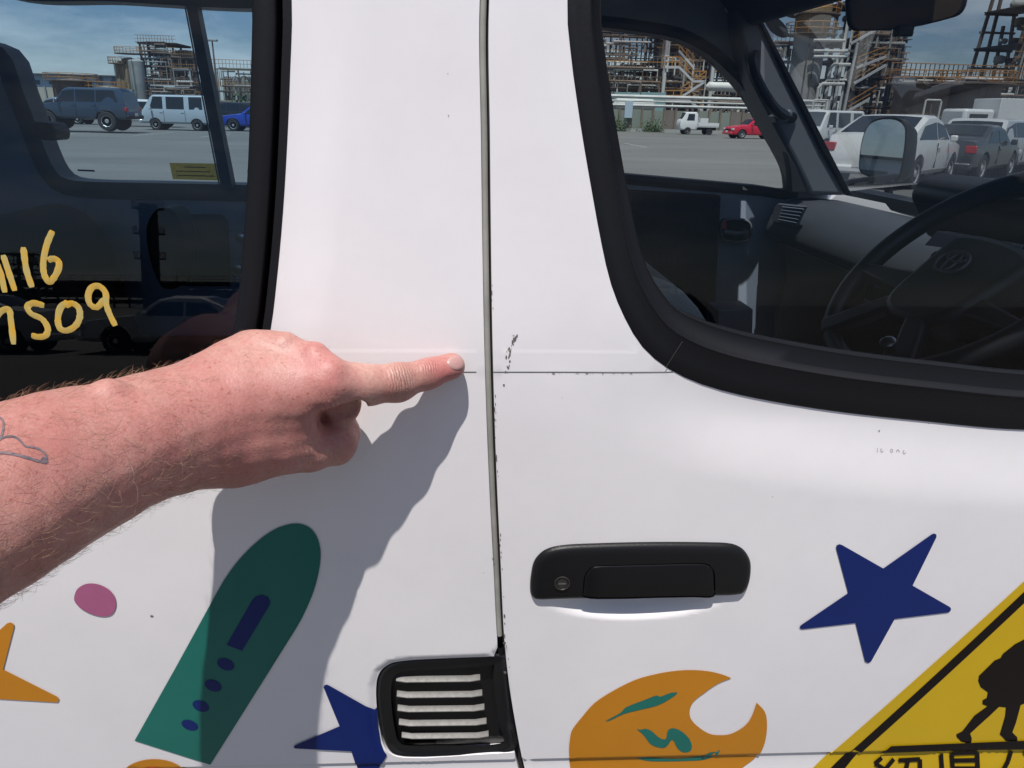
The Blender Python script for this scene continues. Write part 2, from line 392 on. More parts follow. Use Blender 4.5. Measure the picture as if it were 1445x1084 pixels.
# inner lining (dark), a little inside both panels
def plain_sheet(name, outer, holes, yfun, mt, parent, step=0.06, thick=0):
    xs = np.arange(min(p[0] for p in outer), max(p[0] for p in outer), step); zs = np.arange(min(p[1] for p in outer), max(p[1] for p in outer), step)
    v, f = sheet2d(ccw(outer), holes, grid_pts(outer, holes, xs, zs, step*0.3))
    mb = MB(); mb.add([(a, yfun(a, b), b) for a, b in v], [tuple(t) for t in f])
    if thick:
        for lp in [outer]+list(holes):
            n = len(lp); mb.add([(a, yfun(a, b), b) for a, b in lp]+[(a, yfun(a, b)+thick, b) for a, b in lp], [(i, (i+1) % n, (i+1) % n+n, i+n) for i in range(n)])
    return mb.build(name, mt, parent, recalc=False)
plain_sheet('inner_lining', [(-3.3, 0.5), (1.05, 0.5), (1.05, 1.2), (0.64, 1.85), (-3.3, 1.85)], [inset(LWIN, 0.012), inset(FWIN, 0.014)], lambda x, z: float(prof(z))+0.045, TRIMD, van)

# weatherstrip between the panels
def strip(name, line, w, off, depth, mt, parent, dx=0.0, bulge=0.0015):
    mb = MB(); a = np.array(line); y = surf(a[:, 0], a[:, 1])
    cs = [(-w/2, depth), (-w/2, off+bulge), (-w/4, off+bulge*.3), (0, off), (w/4, off+bulge*.3), (w/2, off+bulge), (w/2, depth)]
    vs = [(p[0]+dx+c[0], q+c[1], p[1]) for p, q in zip(a, y) for c in cs]; n = len(cs)
    mb.add(vs, [(i*n+j, i*n+j+1, (i+1)*n+j+1, (i+1)*n+j) for i in range(len(a)-1) for j in range(n-1)])
    return mb.build(name, mt, parent, angle=60)
zs_end = onS(707, 912).z
strip('weatherstrip', [p for p in SEAM if p[1] > zs_end], 0.0046, 0.0012, 0.012, STRIPM, van, dx=-0.0006)
strip('door_gap', SEAM, 0.009, 0.0075, 0.012, GAPM, van, dx=0.0015)
strip('corner_gasket', [p for p in SEAM if zs_end >= p[1] > zb_-0.002], 0.0062, 0.0006, 0.012, RUBBER, van, dx=-0.0008, bulge=0.0025)

# window seals: lofted between the body edge and the glass
def seal(name, loop, wfun, prof_, mt, parent, lap=0.0012, sinkf=1.0):
    lp = np.array(loop); n = normals2(lp); W = np.array([wfun(a, b) for a, b in zip(lp, n)]); mb = MB(); k = len(prof_)
    # smooth the widths
    for _ in range(12): W = (np.roll(W, 1)+W*2+np.roll(W, -1))/4
    rows = []; sink = surf(lp[:, 0], lp[:, 1])-prof(lp[:, 1])
    for t, o in prof_:
        p = lp-n*(W*t-lap*(1-t))[:, None]; rows.append([(a[0], float(b)+o+float(c)*max(0, 1-t*1.05)*sinkf, a[1]) for a, b, c in zip(p, prof(p[:, 1]), sink)])
    rows.append([(a[0], gly(a[2])+0.006, a[2]) for a in rows[-1]]); k += 1
    N = len(lp); vs = [r[i] for i in range(N) for r in rows]
    mb.add(vs, [(i*k+j, i*k+j+1, ((i+1) % N)*k+j+1, ((i+1) % N)*k+j) for i in range(N) for j in range(k-1)])
    return mb.build(name, mt, parent, angle=50), [tuple(a) for a in (lp-n*W[:, None])]
YL = 0.004
lseal, LIN = seal('window_seal', LWIN, lambda p, n: 0.0245, [(0, 0.013), (0.0, YL+0.0015), (0.03, YL), (0.24, YL+0.0006), (0.27, YL+0.010), (0.36, YL+0.011), (0.39, YL-0.001), (0.45, YL-0.0025), (0.9, YL-0.0015), (0.97, YL+0.0005), (1.0, YL+0.005)], RUBBER, van, sinkf=0.0)
fseal, FIN = seal('window_seal', FWIN, lambda p, n: 0.0215+0.024*max(0, -n[1])**1.3, [(0, 0.016), (0.0, 0.001), (0.02, -0.0004), (0.05, -0.001), (0.30, -0.0012), (0.58, -0.0008), (0.64, -0.0016), (0.68, 0.0), (0.72, 0.004), (0.95, 0.0075), (0.985, 0.0072), (1.0, 0.010)], RUBBER, door)
def pane(name, loop, off, mt, parent, grow=0.004, y2=None):
    lp = inset(loop, -grow); v, f = sheet2d(ccw(lp)); mb = MB(); mb.add([(a, gly(b)+off, b) for a, b in v], [tuple(t) for t in f]); return mb.build(name, mt, parent, smooth=False)
pane('window_glass', LIN, 0.0, GLASSL, van)
pane('window_glass', FIN, 0.003, GLASSF, door)
# join mark across the front seal
def groove_line(name, p0, p1, w, y, mt, parent):
    mb = MB(); a = onS(*p0); b = onS(*p1); d = (b-a); nn = Vector((d.z, 0, -d.x)).normalized()*w/2
    vs = []
    for t in np.linspace(0, 1, 7):
        c = a+d*t; yy = float(prof(c.z))+y
        vs += [(c.x-nn.x, yy, c.z-nn.z), (c.x+nn.x, yy, c.z+nn.z)]
    mb.add(vs, [(2*i, 2*i+1, 2*i+3, 2*i+2) for i in range(6)]); return mb.build(name, mt, parent)
SEALJ = mat('seal joint', (0.025, 0.023, 0.021), 0.8)
groove_line('seal_joint', (939, 517), (962, 481), 0.0008, -0.0016, SEALJ, door)

# ------------------------------------------------------------------ stickers
def decal(name, pxpts, mt, parent=van, off=0.0007, curve=False, sub=5, label=None, grid=0.010, holes=()):
    pts = smooth_curve(pxpts, sub=sub) if curve else pxpts
    lp = ccw(densify(XZ(pts), 0.008)); lo_x = min(p[0] for p in lp); hi_x = max(p[0] for p in lp)
    zs = [z for z in ZFINE if 0.915 < z < 1.27]+steplist(0.6, 0.86, 0.03); xs = steplist(lo_x, hi_x, grid)
    g = grid_pts(lp, [], xs, zs, 0.0022)
    cr_ = np.array([(x, float(ZST(x))-s) for x in xs for s in (-0.014, -0.009, -0.0055, -0.003, -0.001, 0.0008, 0.002, 0.0032, 0.005, 0.01, 0.02, 0.035, 0.05)])
    ok = inside(cr_, lp)
    if ok.any():
        cr_ = cr_[ok]; g += [tuple(a) for a in cr_[dist_loop(cr_, lp) > 0.001]]
    # also cut the outline where it crosses the crease
    L2 = []
    for i in range(len(lp)):
        a, b = np.array(lp[i]), np.array(lp[(i+1) % len(lp)]); L2.append(tuple(a))
        if min(abs(a[1]-ZST(a[0])), abs(b[1]-ZST(b[0]))) < 0.012:
            for t in np.linspace(0, 1, 7)[1:-1]: L2.append(tuple(a+(b-a)*t))
    v, f = sheet2d(L2, [], g); y = surf(v[:, 0], v[:, 1])-off
    mb = MB(); mb.add(np.stack([v[:, 0], y, v[:, 1]], 1), [tuple(t) for t in f])
    o = mb.build(name, mt, parent, recalc=False, angle=60)
    for p in o.data.polygons:
        pass
    bm = bmesh.new(); bm.from_mesh(o.data)
    for q in bm.faces:
        if q.normal.y > 0: q.normal_flip()
    bm.to_mesh(o.data); bm.free()
    if label: o['label'] = label
    return o
z5 = lambda p: zoomed(p, 0.3544, 0, 700)
z6 = lambda p: zoomed(p, 0.263, 400, 880)
zs6 = lambda p: zoomed(p, 0.336, 1100, 720)
zc = lambda p: zoomed(p, 0.2768, 780, 900)
rk = decal('rocket_sticker', z5([(537,972),(700,682),(860,390)]+smooth_curve([(860,390),(900,322),(960,243),(1040,167),(1110,124),(1180,108),(1230,122),(1262,160),(1277,220),(1270,300),(1245,390),(1205,480),(1180,525)], closed=False, sub=4)+[(838,1068)]), TEAL, label='teal rocket sticker with navy windows')
decal('rocket_window', z5([(903,590),(1005,412),(1020,396),(1045,390),(1070,400),(1078,422),(1070,440),(965,614)]), NAVY, rk, off=0.0010)
for cx, cy, rx, ry in ((900,667,34,25),(850,752,34,24),(801,833,33,23),(757,909,33,21)):
    decal('rocket_porthole', z5([(cx+rx*math.cos(a)+4*math.sin(a), cy+ry*math.sin(a)+5*math.cos(a)) for a in np.linspace(0, 2*PI, 20)[:-1]]), NAVY, rk, off=0.0010)
decal('dot_sticker', z5([(297,400),(310,368),(345,348),(390,349),(435,370),(458,400),(462,440),(445,470),(410,478),(360,466),(320,443),(300,420)]), PINK, curve=True, label='pink blob sticker')
decal('star_sticker', z5([(30,505),(42,501),(55,506),(58,518),(14,688),(230,797),(237,808),(230,820),(-60,803),(-150,960),(-175,960),(-165,790),(-330,700),(-150,670)]), ORANGE, label='orange star sticker')
pl = decal('planet_sticker', z5([(615+135*math.cos(a), 1125+80*math.sin(a)) for a in np.linspace(0, 2*PI, 32)[:-1]]), ORANGE, label='orange disc sticker with red centre')
decal('planet_core', z5([(612+82*math.cos(a), 1128+54*math.sin(a)) for a in np.linspace(0, 2*PI, 28)[:-1]]), RED, pl, off=0.0010)
decal('star_sticker', z6([(216,336),(222,326),(234,322),(248,328),(490,465),(500,455),(504,470),(508,560),(522,640),(540,680),(556,700),(500,800),(455,900),(430,880),(365,680),(64,665),(56,658),(60,650),(302,545)]), NAVY, grid=0.0028, off=0.0012, label='navy star sticker beside the vent')
decal('star_sticker', zs6([(236,156),(238,146),(250,141),(262,145),(434,243),(638,99),(648,96),(657,101),(657,112),(557,315),(714,405),(719,414),(714,424),(704,428),(482,455),(384,632),(372,640),(358,634),(318,472),(96,498),(86,496),(83,488),(90,480),(287,346)]), NAVY, label='navy star sticker beside the door handle')
moon = decal('moon_sticker', zc(smooth_curve([(200,800),(100,760),(90,665),(82,575),(87,515),(98,468),(150,400),(210,332),(300,272),(420,212),(520,184),(610,168),(700,162),(790,168),(860,184),(910,203)], closed=False, sub=3)[:-1]+smooth_curve([(910,203),(840,232),(770,280),(715,325),(697,370),(703,410),(735,447),(795,486),(850,494),(905,488),(960,460),(997,425),(1020,380),(1038,328)], closed=False, sub=3)[:-1]+smooth_curve([(1038,328),(1080,375),(1091,435),(1085,510),(1066,570),(1030,622),(960,670),(860,760),(500,820)], closed=False, sub=3)), ORANGE, door, label='orange crescent sticker with teal strokes')
decal('moon_stroke', zc([(268,421),(290,418),(360,385),(450,362),(530,342),(590,312),(635,277),(600,277),(545,297),(530,290),(470,312),(370,352),(345,378)]), TEAL, moon, curve=True, sub=3, off=0.0010)
decal('moon_stroke', zc([(428,462),(460,490),(500,540),(555,558),(580,550),(608,515),(635,560),(665,580),(700,573),(708,545),(690,505),(650,470),(610,457),(585,470),(575,512),(545,508),(500,470),(470,460),(445,465)]), TEAL, moon, curve=True, sub=3, off=0.0010)
decal('moon_stroke', zc([(420,612),(520,617),(640,622),(750,608),(800,580),(835,578),(851,565),(835,600),(780,625),(700,632),(520,635),(460,628)]), TEAL, moon, curve=True, sub=3, off=0.0010)
decal('moon_stroke', zc([(330,672),(400,668),(460,690),(400,760),(330,740)]), TEAL, moon, off=0.0010)
sign = decal('school_bus_sign', zs6([(-180,1368),(140,1084),(1027,295),(1220,123),(1900,730),(2300,1500),(1220,1900)]), YELLOW, door, grid=0.02, label='yellow infant bus warning sign with walking children')
decal('sign_border', zs6([(-90,1368),(-60,1315),(275,1030),(1027,337),(1220,160),(1600,500),(1600,545),(1220,215),(1027,385),(325,1030),(0,1368)]), INK, sign, off=0.0010, grid=0.02)
decal('sign_ground_line', zs6([(420,1022),(465,985),(1027,962),(1500,945),(1500,985),(1027,1000)]), INK, sign, off=0.0018, grid=0.008)
decal('child_silhouette', zs6([(1027,538),(985,560),(935,600),(925,618),(900,628),(835,692),(832,715),(842,740),(872,762),(868,785),(850,795),(850,812),(870,820),(815,860),(765,925),(740,938),(742,950),(760,968),(790,975),(803,972),(805,955),(798,935),(830,905),(880,860),(920,822),(948,825),(945,860),(928,920),(922,938),(948,965),(975,968),(997,965),(995,950),(975,930),(990,890),(1010,815),(1027,808),(1080,800),(1125,700),(1100,600),(1060,545)]), INK, sign, off=0.0010, grid=0.02)
def pen_quad(a, b, w):
    a = np.array(a, float); b = np.array(b, float); d = (b-a)/np.linalg.norm(b-a); n = np.array([-d[1], d[0]])*w/2
    return [tuple(a+n), tuple(b+n), tuple(b-n), tuple(a-n)]
def strokes_decal(name, lines, w, mt, parent, off=0.0012):
    mb = MB()
    for ln in lines:
        for a, b in zip(ln[:-1], ln[1:]):
            q = XZ(pen_quad(a, b, w)); qs = densify(q, 0.004)
            v, f = sheet2d(ccw(qs)); y = surf(v[:, 0], v[:, 1])-off
            off += 0.00002
            mb.add(np.stack([v[:, 0], y, v[:, 1]], 1), [tuple(t) for t in f])
    return mb.build(name, mt, parent, smooth=False, recalc=False)
kan = {
 'kanji_infant': [[(430,1040),(400,1062),(440,1085),(395,1130)],[(440,1085),(480,1045)],[(400,1150),(475,1125)],[(500,1050),(590,1045),(585,1150),(560,1165)],[(540,1048),(520,1110),(490,1165)]],
 'kanji_child': [[(680,1025),(680,1100)],[(725,1022),(725,1080),(830,1080),(832,1018)],[(725,1050),(828,1048)],[(728,1022),(832,1018)],[(740,1085),(700,1170)],[(800,1085),(800,1165),(850,1165)]],
 'katakana_ba': [[(975,1012),(960,1050),(920,1110)],[(1030,1015),(1060,1060),(1090,1110)],[(1080,1005),(1095,1025)]],
 'katakana_su': [[(1180,1010),(1290,1005),(1240,1075),(1170,1130)],[(1240,1075),(1300,1130)]]}
for k_, ls in kan.items(): strokes_decal('lettering', [zs6(l) for l in ls], 5.6, INK, sign, off=0.0018)

# paint chips, grime
rs = random.Random(3); chips = MB()
def chip(px, py, r, el=1.0, ang=0.0):
    n = 7; pts = [(px+math.cos(ang)*r*el*math.cos(a)*rs.uniform(.6, 1.3)-math.sin(ang)*r*math.sin(a), py+math.sin(ang)*r*el*math.cos(a)+math.cos(ang)*r*math.sin(a)*rs.uniform(.6, 1.3)) for a in np.linspace(0, 2*PI, n+1)[:-1]]
    q = XZ(pts); y = surf([a for a, b in q], [b for a, b in q])-0.0004
    chips.add([(a, yy, b) for (a, b), yy in zip(q, y)], [tuple(range(n))])
for i in range(34):
    t = rs.random(); chip(728-t*13+rs.uniform(-3, 3), 471+t*34+rs.uniform(-2, 2), rs.uniform(0.4, 1.3), rs.uniform(1, 2.6), 1.9)
for i in range(14):
    t = rs.random(); chip(720-t*6+rs.uniform(-2, 2), 508+t*18, rs.uniform(0.4, 1.0), rs.uniform(1, 2), 1.9)
chip(711, 543, 1.5); chip(1246, 612, 1.2); chip(632, 104, 0.7); chip(633, 163, 0.9)
for x, y, n_, a0 in ((1242, 638, 3, 9), (1248, 638.5, 6, .5), (1262, 639, 7, 1.5), (1271, 640, 5, 3.0), (1280, 641, 6, .2)):
    for q in range(n_):
        if a0 == 9: chip(x, y-2+q*2, 0.55)
        else: chip(x+1.7*math.cos(a0+q*.85), y+2.2*math.sin(a0+q*.85), 0.55)
for i in range(20): chip(760+rs.random()**1.0*140, 526.9+rs.uniform(-0.4, 0.6), rs.uniform(0.2, 0.6), rs.uniform(1, 5))
for i in range(34):
    j = rs.choice([rs.uniform(0, 60), rs.uniform(150, 300), rs.uniform(250, 420), rs.uniform(400, 560)]); py = 390+j; px = np.interp(py, [p[1] for p in SEAMPX], [p[0] for p in SEAMPX])+6.8+rs.uniform(-0.6, 1.6)
    chip(px, py, rs.uniform(0.3, 0.8), rs.uniform(1, 5), 1.5)
chip(712, 907, 2.2); chip(713, 951, 2.0); chip(214, 869, 1.6, 1.6); chip(696, 789, 1.2, 2, 1.2)
o = chips.build('paint_chips', mat('chipped paint', (0.17, 0.15, 0.13), 0.8, var=0.4, vscale=500), van, recalc=False); o['kind'] = 'stuff'
# dark joint of the belt moulding
mb = MB()
for (xa, xb) in ((onS(400, 527).x, lseam[25][0]-0.002), (rseam[25][0]+0.003, onS(950, 528).x)):
    xs = np.linspace(xa, xb, 60); y = surf(xs, xs*0+BELT2)-0.0002
    mb.add([(x, yy, BELT2+0.00022) for x, yy in zip(xs, y)]+[(x, yy-0.00005, BELT2-0.00022) for x, yy in zip(xs, y)], [(i, i+1, i+61, i+60) for i in range(59)])
mb.build('belt_joint', GAPM, van, recalc=False)

# ------------------------------------------------------------------ door handle
def pillow(name, pxloop, rings, mt, parent, hole=None, smooth_sub=5, closed_hole_depth=None):
    lp = ccw(smooth_curve(XZ(pxloop), sub=smooth_sub)); mb = MB(); n = len(lp); rows = []
    for w, h in rings:
        p = inset(lp, w); rows.append([(a, float(prof(b))-h, b) for a, b in p]); last = p
    vs = [q for r in rows for q in r]; mb.add(vs, [(i*n+j, i*n+(j+1) % n, (i+1)*n+(j+1) % n, (i+1)*n+j) for i in range(len(rows)-1) for j in range(n)])
    h = rings[-1][1]
    if hole is None:
        v, f = sheet2d(last); mb.add([(a, float(prof(b))-h, b) for a, b in v], [tuple(t) for t in f])
    else:
        v, f = sheet2d(last, [hole]); mb.add([(a, float(prof(b))-h, b) for a, b in v], [tuple(t) for t in f])
        k = len(hole); mb.add([(a, float(prof(b))-h, b) for a, b in hole]+[(a, float(prof(b))+0.004, b) for a, b in hole], [(i, (i+1) % k, (i+1) % k+k, i+k) for i in range(k)])
    bmv = mb
    o = bmv.build(name, mt, parent, angle=50); me = o.data
    bm = bmesh.new(); bm.from_mesh(me); bmesh.ops.remove_doubles(bm, verts=bm.verts, dist=1e-6); bmesh.ops.recalc_face_normals(bm, faces=bm.faces); bm.to_mesh(me); bm.free()
    me.shade_smooth(); me.set_sharp_from_angle(angle=math.radians(50)); return o
z4 = lambda p: zoomed(p, 0.2768, 700, 720)
FLAP = z4([(440,425),(438,380),(445,320),(468,282),(500,266),(650,260),(800,256),(950,252),(1050,252),(1085,265),(1103,300),(1106,350),(1100,421),(1000,424),(800,428),(600,433)])
HOLE = ccw(smooth_curve(XZ(FLAP), sub=4))
handle = pillow('door_handle', z4([(177,400),(181,330),(200,255),(250,205),(330,182),(500,172),(800,165),(1100,167),(1200,174),(1255,200),(1288,250),(1294,300),(1286,360),(1268,400),(1240,421),(1100,428),(800,433),(500,440),(300,445),(205,446),(184,430)]),
    [(-0.0006, -0.004), (-0.0006, 0.0005), (0.0002, 0.0022), (0.0014, 0.0034), (0.004, 0.0046), (0.0075, 0.0053)], BLACKP, door, hole=HOLE)
pillow('handle_flap', FLAP, [(0.0008, -0.004), (0.0008, 0.0044), (0.0014, 0.0052), (0.0026, 0.0056)], BLACKG, handle)
c = onS(700+332*.2768, 720+352*.2768); mb = MB()
mb.lathe((c.x, c.y-0.0052, c.z), (0, -1, 0), [(0, 0.0066), (0.0012, 0.0064), (0.0014, 0.0056), (0.0002, 0.005), (0.0002, 0.0045), (0.0009, 0.0042), (0.0009, 0.0001)], 24)
lk = mb.build('lock', mat('lock plastic', (0.03, 0.028, 0.026), 0.4, var=0.4, vscale=300), handle)
mb = MB(); mb.box((c.x-0.0028, c.y-0.0064, c.z-0.0006), (c.x+0.0028, c.y-0.0058, c.z+0.0006)); mb.build('key_slot', CHROME, handle)

# ------------------------------------------------------------------ vent
vlp = ccw(smooth_curve(XZ([(712,930),(640,933),(582,936),(556,940),(541,950),(534,967),(534,1000),(539,1034),(546,1055),(562,1066),(600,1068),(723,1060),(719,1010),(714,960)]), step=0.003))
mb = MB(); n = len(vlp); rows = []
for w, h in [(-0.0012, -0.010), (-0.0012, -0.0025), (-0.0002, -0.0008), (0.001, -0.0008), (0.002, -0.0016), (0.0045, -0.0028), (0.011, -0.0030)]:
    p = inset(vlp, w); sk = (surf(np.array(vlp)[:, 0], np.array(vlp)[:, 1])-prof(np.array(vlp)[:, 1]))*max(0, 1-max(0, w)/0.003); rows.append([(a, float(prof(b))-h+float(c_), b) for (a, b), c_ in zip(p, sk)])
mb.add([q for r in rows for q in r], [(i*n+j, i*n+(j+1) % n, (i+1)*n+(j+1) % n, (i+1)*n+j) for i in range(len(rows)-1) for j in range(n)])
v, f = sheet2d(ccw(inset(vlp, 0.0035))); mb.add([(a, float(prof(b))+0.011, b) for a, b in v], [tuple(t) for t in f])
vent = mb.build('air_vent', mat('glossy black vent plastic', (0.006, 0.006, 0.007), 0.28, spec=0.6), van, angle=50)
for k, (y0, xa, xb) in enumerate([(969,558,678),(991,559,681),(1011,560,684),(1031,562,687),(1049,566,690)]):
    a = onS(xa, y0-6); b = onS(xb, y0-6-1.5); mb = MB(); s = 0.0025
    sec = [(0.0066, 0.0010), (0.0042, 0.0002), (0.0018, -0.0014), (0.0015, -0.0022), (0.0024, -0.0027), (0.0052, -0.0016)]
    N = 9; vs = []
    for i in range(N):
        t = i/(N-1); c = a.lerp(b, t); e = 0.0018 if i in (0, N-1) else 0
        for yy, zz in sec: vs.append((c.x, float(prof(c.z))+yy+e, c.z+zz))
    m_ = len(sec); mb.add(vs, [(i*m_+j, i*m_+(j+1) % m_, (i+1)*m_+(j+1) % m_, (i+1)*m_+j) for i in range(N-1) for j in range(m_)]+[tuple(range(m_)), tuple(range((N-1)*m_, N*m_))])
    mb.build('slat', SLATM, vent, bevel=0.0004)

# ------------------------------------------------------------------ rest of the van shell
def rbox(name, a, b, mt, parent, r=0.01, seg=3, rot=None):
    mb = MB(); mb.box(a, b); return mb.build(name, mt, parent, bevel=r, seg=seg)
far = lambda z: 1.535-TUM*max(0, z-ZB)-max(0, z-1.80)**2*6.0
FARW = [(p.x, p.z) for p in [onY(a, b, 1.5) for a, b in [(-60,-40),(-25,10),(0,72),(24,130),(45,190),(60,232),(76,254),(100,262),(200,265),(340,268),(560,274),(600,260),(608,200),(600,60),(590,12),(560,4),(345,6),(160,-4),(0,-12)]]]
FARW = ccw(smooth_curve([(-1.36, 1.72), (-1.30, 1.60)]+FARW[2:]+[(-1.20, 1.765), (-1.32, 1.76)], step=0.03))
FARD = [(p.x, p.z) for p in [onY(a, b, 1.5) for a, b in [(780,26),(850,30),(900,36),(960,47),(1005,70),(1035,96),(1064,128),(1098,185),(1121,225),(1130,250),(1128,276),(1080,272),(860,253),(790,249),(770,230),(765,60)]]]
FARD = ccw(smooth_curve(FARD, step=0.03))
wall_out = [(-3.3, 0.42), (1.06, 0.42), (1.06, 1.255), (0.66, 1.70), (0.62, 1.86), (-3.3, 1.86)]
plain_sheet('side_panel', wall_out, [FARW, FARD], lambda x, z: far(z)+0.075, mat('plain white paint', (0.78, 0.77, 0.78), 0.3), van, thick=-0.02)
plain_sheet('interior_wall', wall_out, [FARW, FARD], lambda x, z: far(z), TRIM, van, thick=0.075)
mb = MB(); v, f = sheet2d(FARW); mb.add([(a, far(b)+0.05, b) for a, b in v], [tuple(t) for t in f]); mb.build('window_glass', GLASSR, van, smooth=False)
mb = MB(); v, f = sheet2d(FARD); mb.add([(a, far(b)+0.05, b) for a, b in v], [tuple(t) for t in f]); mb.build('window_glass', GLASSR, van, smooth=False)
# lowered pane edge of the far door: the darker upper sheet seen in the photograph
arc = [(p.x, p.z) for p in [onY(a, b, 1.53) for a, b in [(852,68),(900,73),(950,78),(1000,88),(1040,104),(1070,130),(1090,170)]]]
mb = MB(); top_ = [(a, b+0.35) for a, b in arc]
ring_ = [p for p in arc]+[(0.80, 1.70), (0.345, 1.70)]
v, f = sheet2d(ccw(ring_)); mb.add([(a, far(b)+0.035, b) for a, b in v], [tuple(t) for t in f]); mb.build('rain_visor', glass('smoked visor', (0.62, 0.58, 0.60), 0.5), van, smooth=False)
def frame_ring(name, loop, w0, w1, y0, y1, mt, parent):
    a = np.array(loop); n = normals2(a); mb = MB(); N = len(a); rows = []
    for w, y in ((w0, y1), (w0, y0), ((w0+w1)/2, y0-0.006), (w1, y0), (w1, y1)):
        p = a-n*w; rows.append([(q[0], far(q[1])+y, q[1]) for q in p])
    mb.add([q for r in rows for q in r], [(i*N+j, i*N+(j+1) % N, (i+1)*N+(j+1) % N, (i+1)*N+j) for i in range(4) for j in range(N)]); return mb.build(name, mt, parent)
TRIMB = mat('blue black window trim', (0.022, 0.028, 0.038), 0.45)
frame_ring('window_trim', FARW, -0.032, 0.010, -0.012, 0.06, TRIMB, van)
frame_ring('window_trim', FARD, -0.012, 0.014, -0.006, 0.06, TRIMD, van)
def poly_y(name, pxpts, Y0, Y1, mt, parent, bevel=0.004, seg=2, curve=False):
    pts = [(p.x, p.z) for p in [onY(a, b, Y0) for a, b in pxpts]]
    if curve: pts = smooth_curve(pts, sub=5)
    mb = MB(); mb.prism(ccw(pts), lambda a, b: (a, Y0, b), lambda a, b: (a, Y1, b)); return mb.build(name, mt, parent, bevel=bevel, seg=seg)
poly_y('sliding_pane_frame', [(261,2),(276,3),(328,268),(312,268)], 1.49, 1.53, TRIMB, van, bevel=0.002)
poly_y('sliding_pane_frame', [(258.5,2),(260,2),(311,268),(309.5,268)], 1.535, 1.54, TRIM, van, bevel=0)
GOLD = glass('faded yellow film', (0.62, 0.56, 0.27), 0.4)
st = poly_y('window_sticker', [(239,230),(309,231),(315,255),(244,253)], 1.55, 1.5505, GOLD, van, bevel=0)
for k in range(3):
    a = 259 if k == 0 else 246; poly_y('print_line', [(a+2*k,235+k*6),(290+k*6,236+k*6),(291+k*6,237.4+k*6),(a+2*k,236.4+k*6)], 1.547, 1.5475, mat('brown print', (0.16, 0.12, 0.04), 0.6), st, bevel=0)
poly_y('window_sticker', [(349,240),(353,240),(354,262),(350,262)], 1.547, 1.5475, GOLD, van, bevel=0)
poly_y('window_label', [(109,239),(133,240),(134,242.5),(110,241.5)], 1.555, 1.5555, INK, van, bevel=0)
# hinge catch of the far window at left
poly_y('window_catch', [(44,172),(70,174),(78,186),(76,199),(62,198),(46,194)], 1.42, 1.50, TRIMD, van, bevel=0.006)
# roof, nose, tail, floor
mb = MB(); ys = [0.0, 0.06, 0.16, 0.4, 0.77, 1.14, 1.38, 1.48, 1.60]
mb2 = []
for x, dz in ((-3.35, -0.03), (-3.25, 0.0), (-1.5, 0.015), (0.2, 0.01), (0.50, -0.01), (0.60, -0.045), (0.68, -0.12)):
    for i, y in enumerate(ys):
        t = abs(y-0.80)/0.80; z = 1.975-0.16*t**5+dz; mb2.append((x, y+ (0.095 if i == 0 else -0.095 if i == len(ys)-1 else 0), z-(0.02 if i in (0, len(ys)-1) else 0)))
k = len(ys); mb.add(mb2, [(i*k+j, i*k+j+1, (i+1)*k+j+1, (i+1)*k+j) for i in range(6) for j in range(k-1)]); mb.build('roof', MATS['plain white paint'], van)
mb = MB(); mb.box((-3.3, 0.09, 1.79), (0.66, 1.46, 1.81)); mb.build('headlining', ROOFM, van, smooth=False)
mb = MB(); mb.prism([(0.60, 1.83), (0.685, 1.735), (0.735, 1.665), (0.70, 1.66), (0.60, 1.76)], lambda a, b: (a, 0.06, b), lambda a, b: (a, 1.50, b)); mb.build('windscreen_header', ROOFM, van, bevel=0.01)
fl = mb = MB(); mb.box((-3.3, 0.03, 0.60), (0.2, 1.55, 0.64)); mb.box((0.2, 0.03, 0.70), (1.1, 1.55, 0.74)); mb.build('floor', TRIMD, van, smooth=False)
mb = MB(); nose = [(1.05, 1.262), (1.13, 1.25), (1.22, 1.16), (1.27, 1.0), (1.29, 0.72), (1.31, 0.68), (1.32, 0.42), (1.27, 0.36), (1.02, 0.36), (1.02, 1.20)]
vs = []; N = 9
for i in range(N):
    y = 0.0+1.61*i/(N-1); t = abs(y-0.805)/0.805; dx = -0.11*t**3
    for a, b in nose: vs.append((a+dx*(1 if a > 1.1 else 0.2), y, b))
q = len(nose); mb.add(vs, [(i*q+j, i*q+(j+1) % q, (i+1)*q+(j+1) % q, (i+1)*q+j) for i in range(N-1) for j in range(q)]+[tuple(range(q)), tuple(range((N-1)*q, N*q))]); mb.build('nose', MATS['plain white paint'], van, angle=45)
rbox('front_bumper', (1.16, 0.03, 0.30), (1.36, 1.58, 0.55), BLACKP, van, 0.04)
rbox('rear_bumper', (-3.46, 0.03, 0.38), (-3.30, 1.58, 0.58), BLACKP, van, 0.03)
mb = MB(); mb.box((-3.36, 0.05, 0.42), (-3.33, 1.56, 1.30)); mb.box((-3.36, 0.12, 1.74), (-3.33, 1.48, 1.92)); mb.box((-3.36, 0.10, 1.30), (-3.33, 0.20, 1.74)); mb.box((-3.36, 1.40, 1.30), (-3.33, 1.50, 1.74)); mb.build('tailgate', MATS['plain white paint'], van, smooth=False)
mb = MB(); mb.box((-3.35, 0.20, 1.30), (-3.345, 1.40, 1.74)); mb.build('window_glass', GLASSL, van, smooth=False)
TYRE = mat('tyre rubber', (0.02, 0.02, 0.021), 0.85, bump=0.002, bscale=60)
RIM = mat('silver wheel', (0.45, 0.46, 0.47), 0.35, metal=0.6)
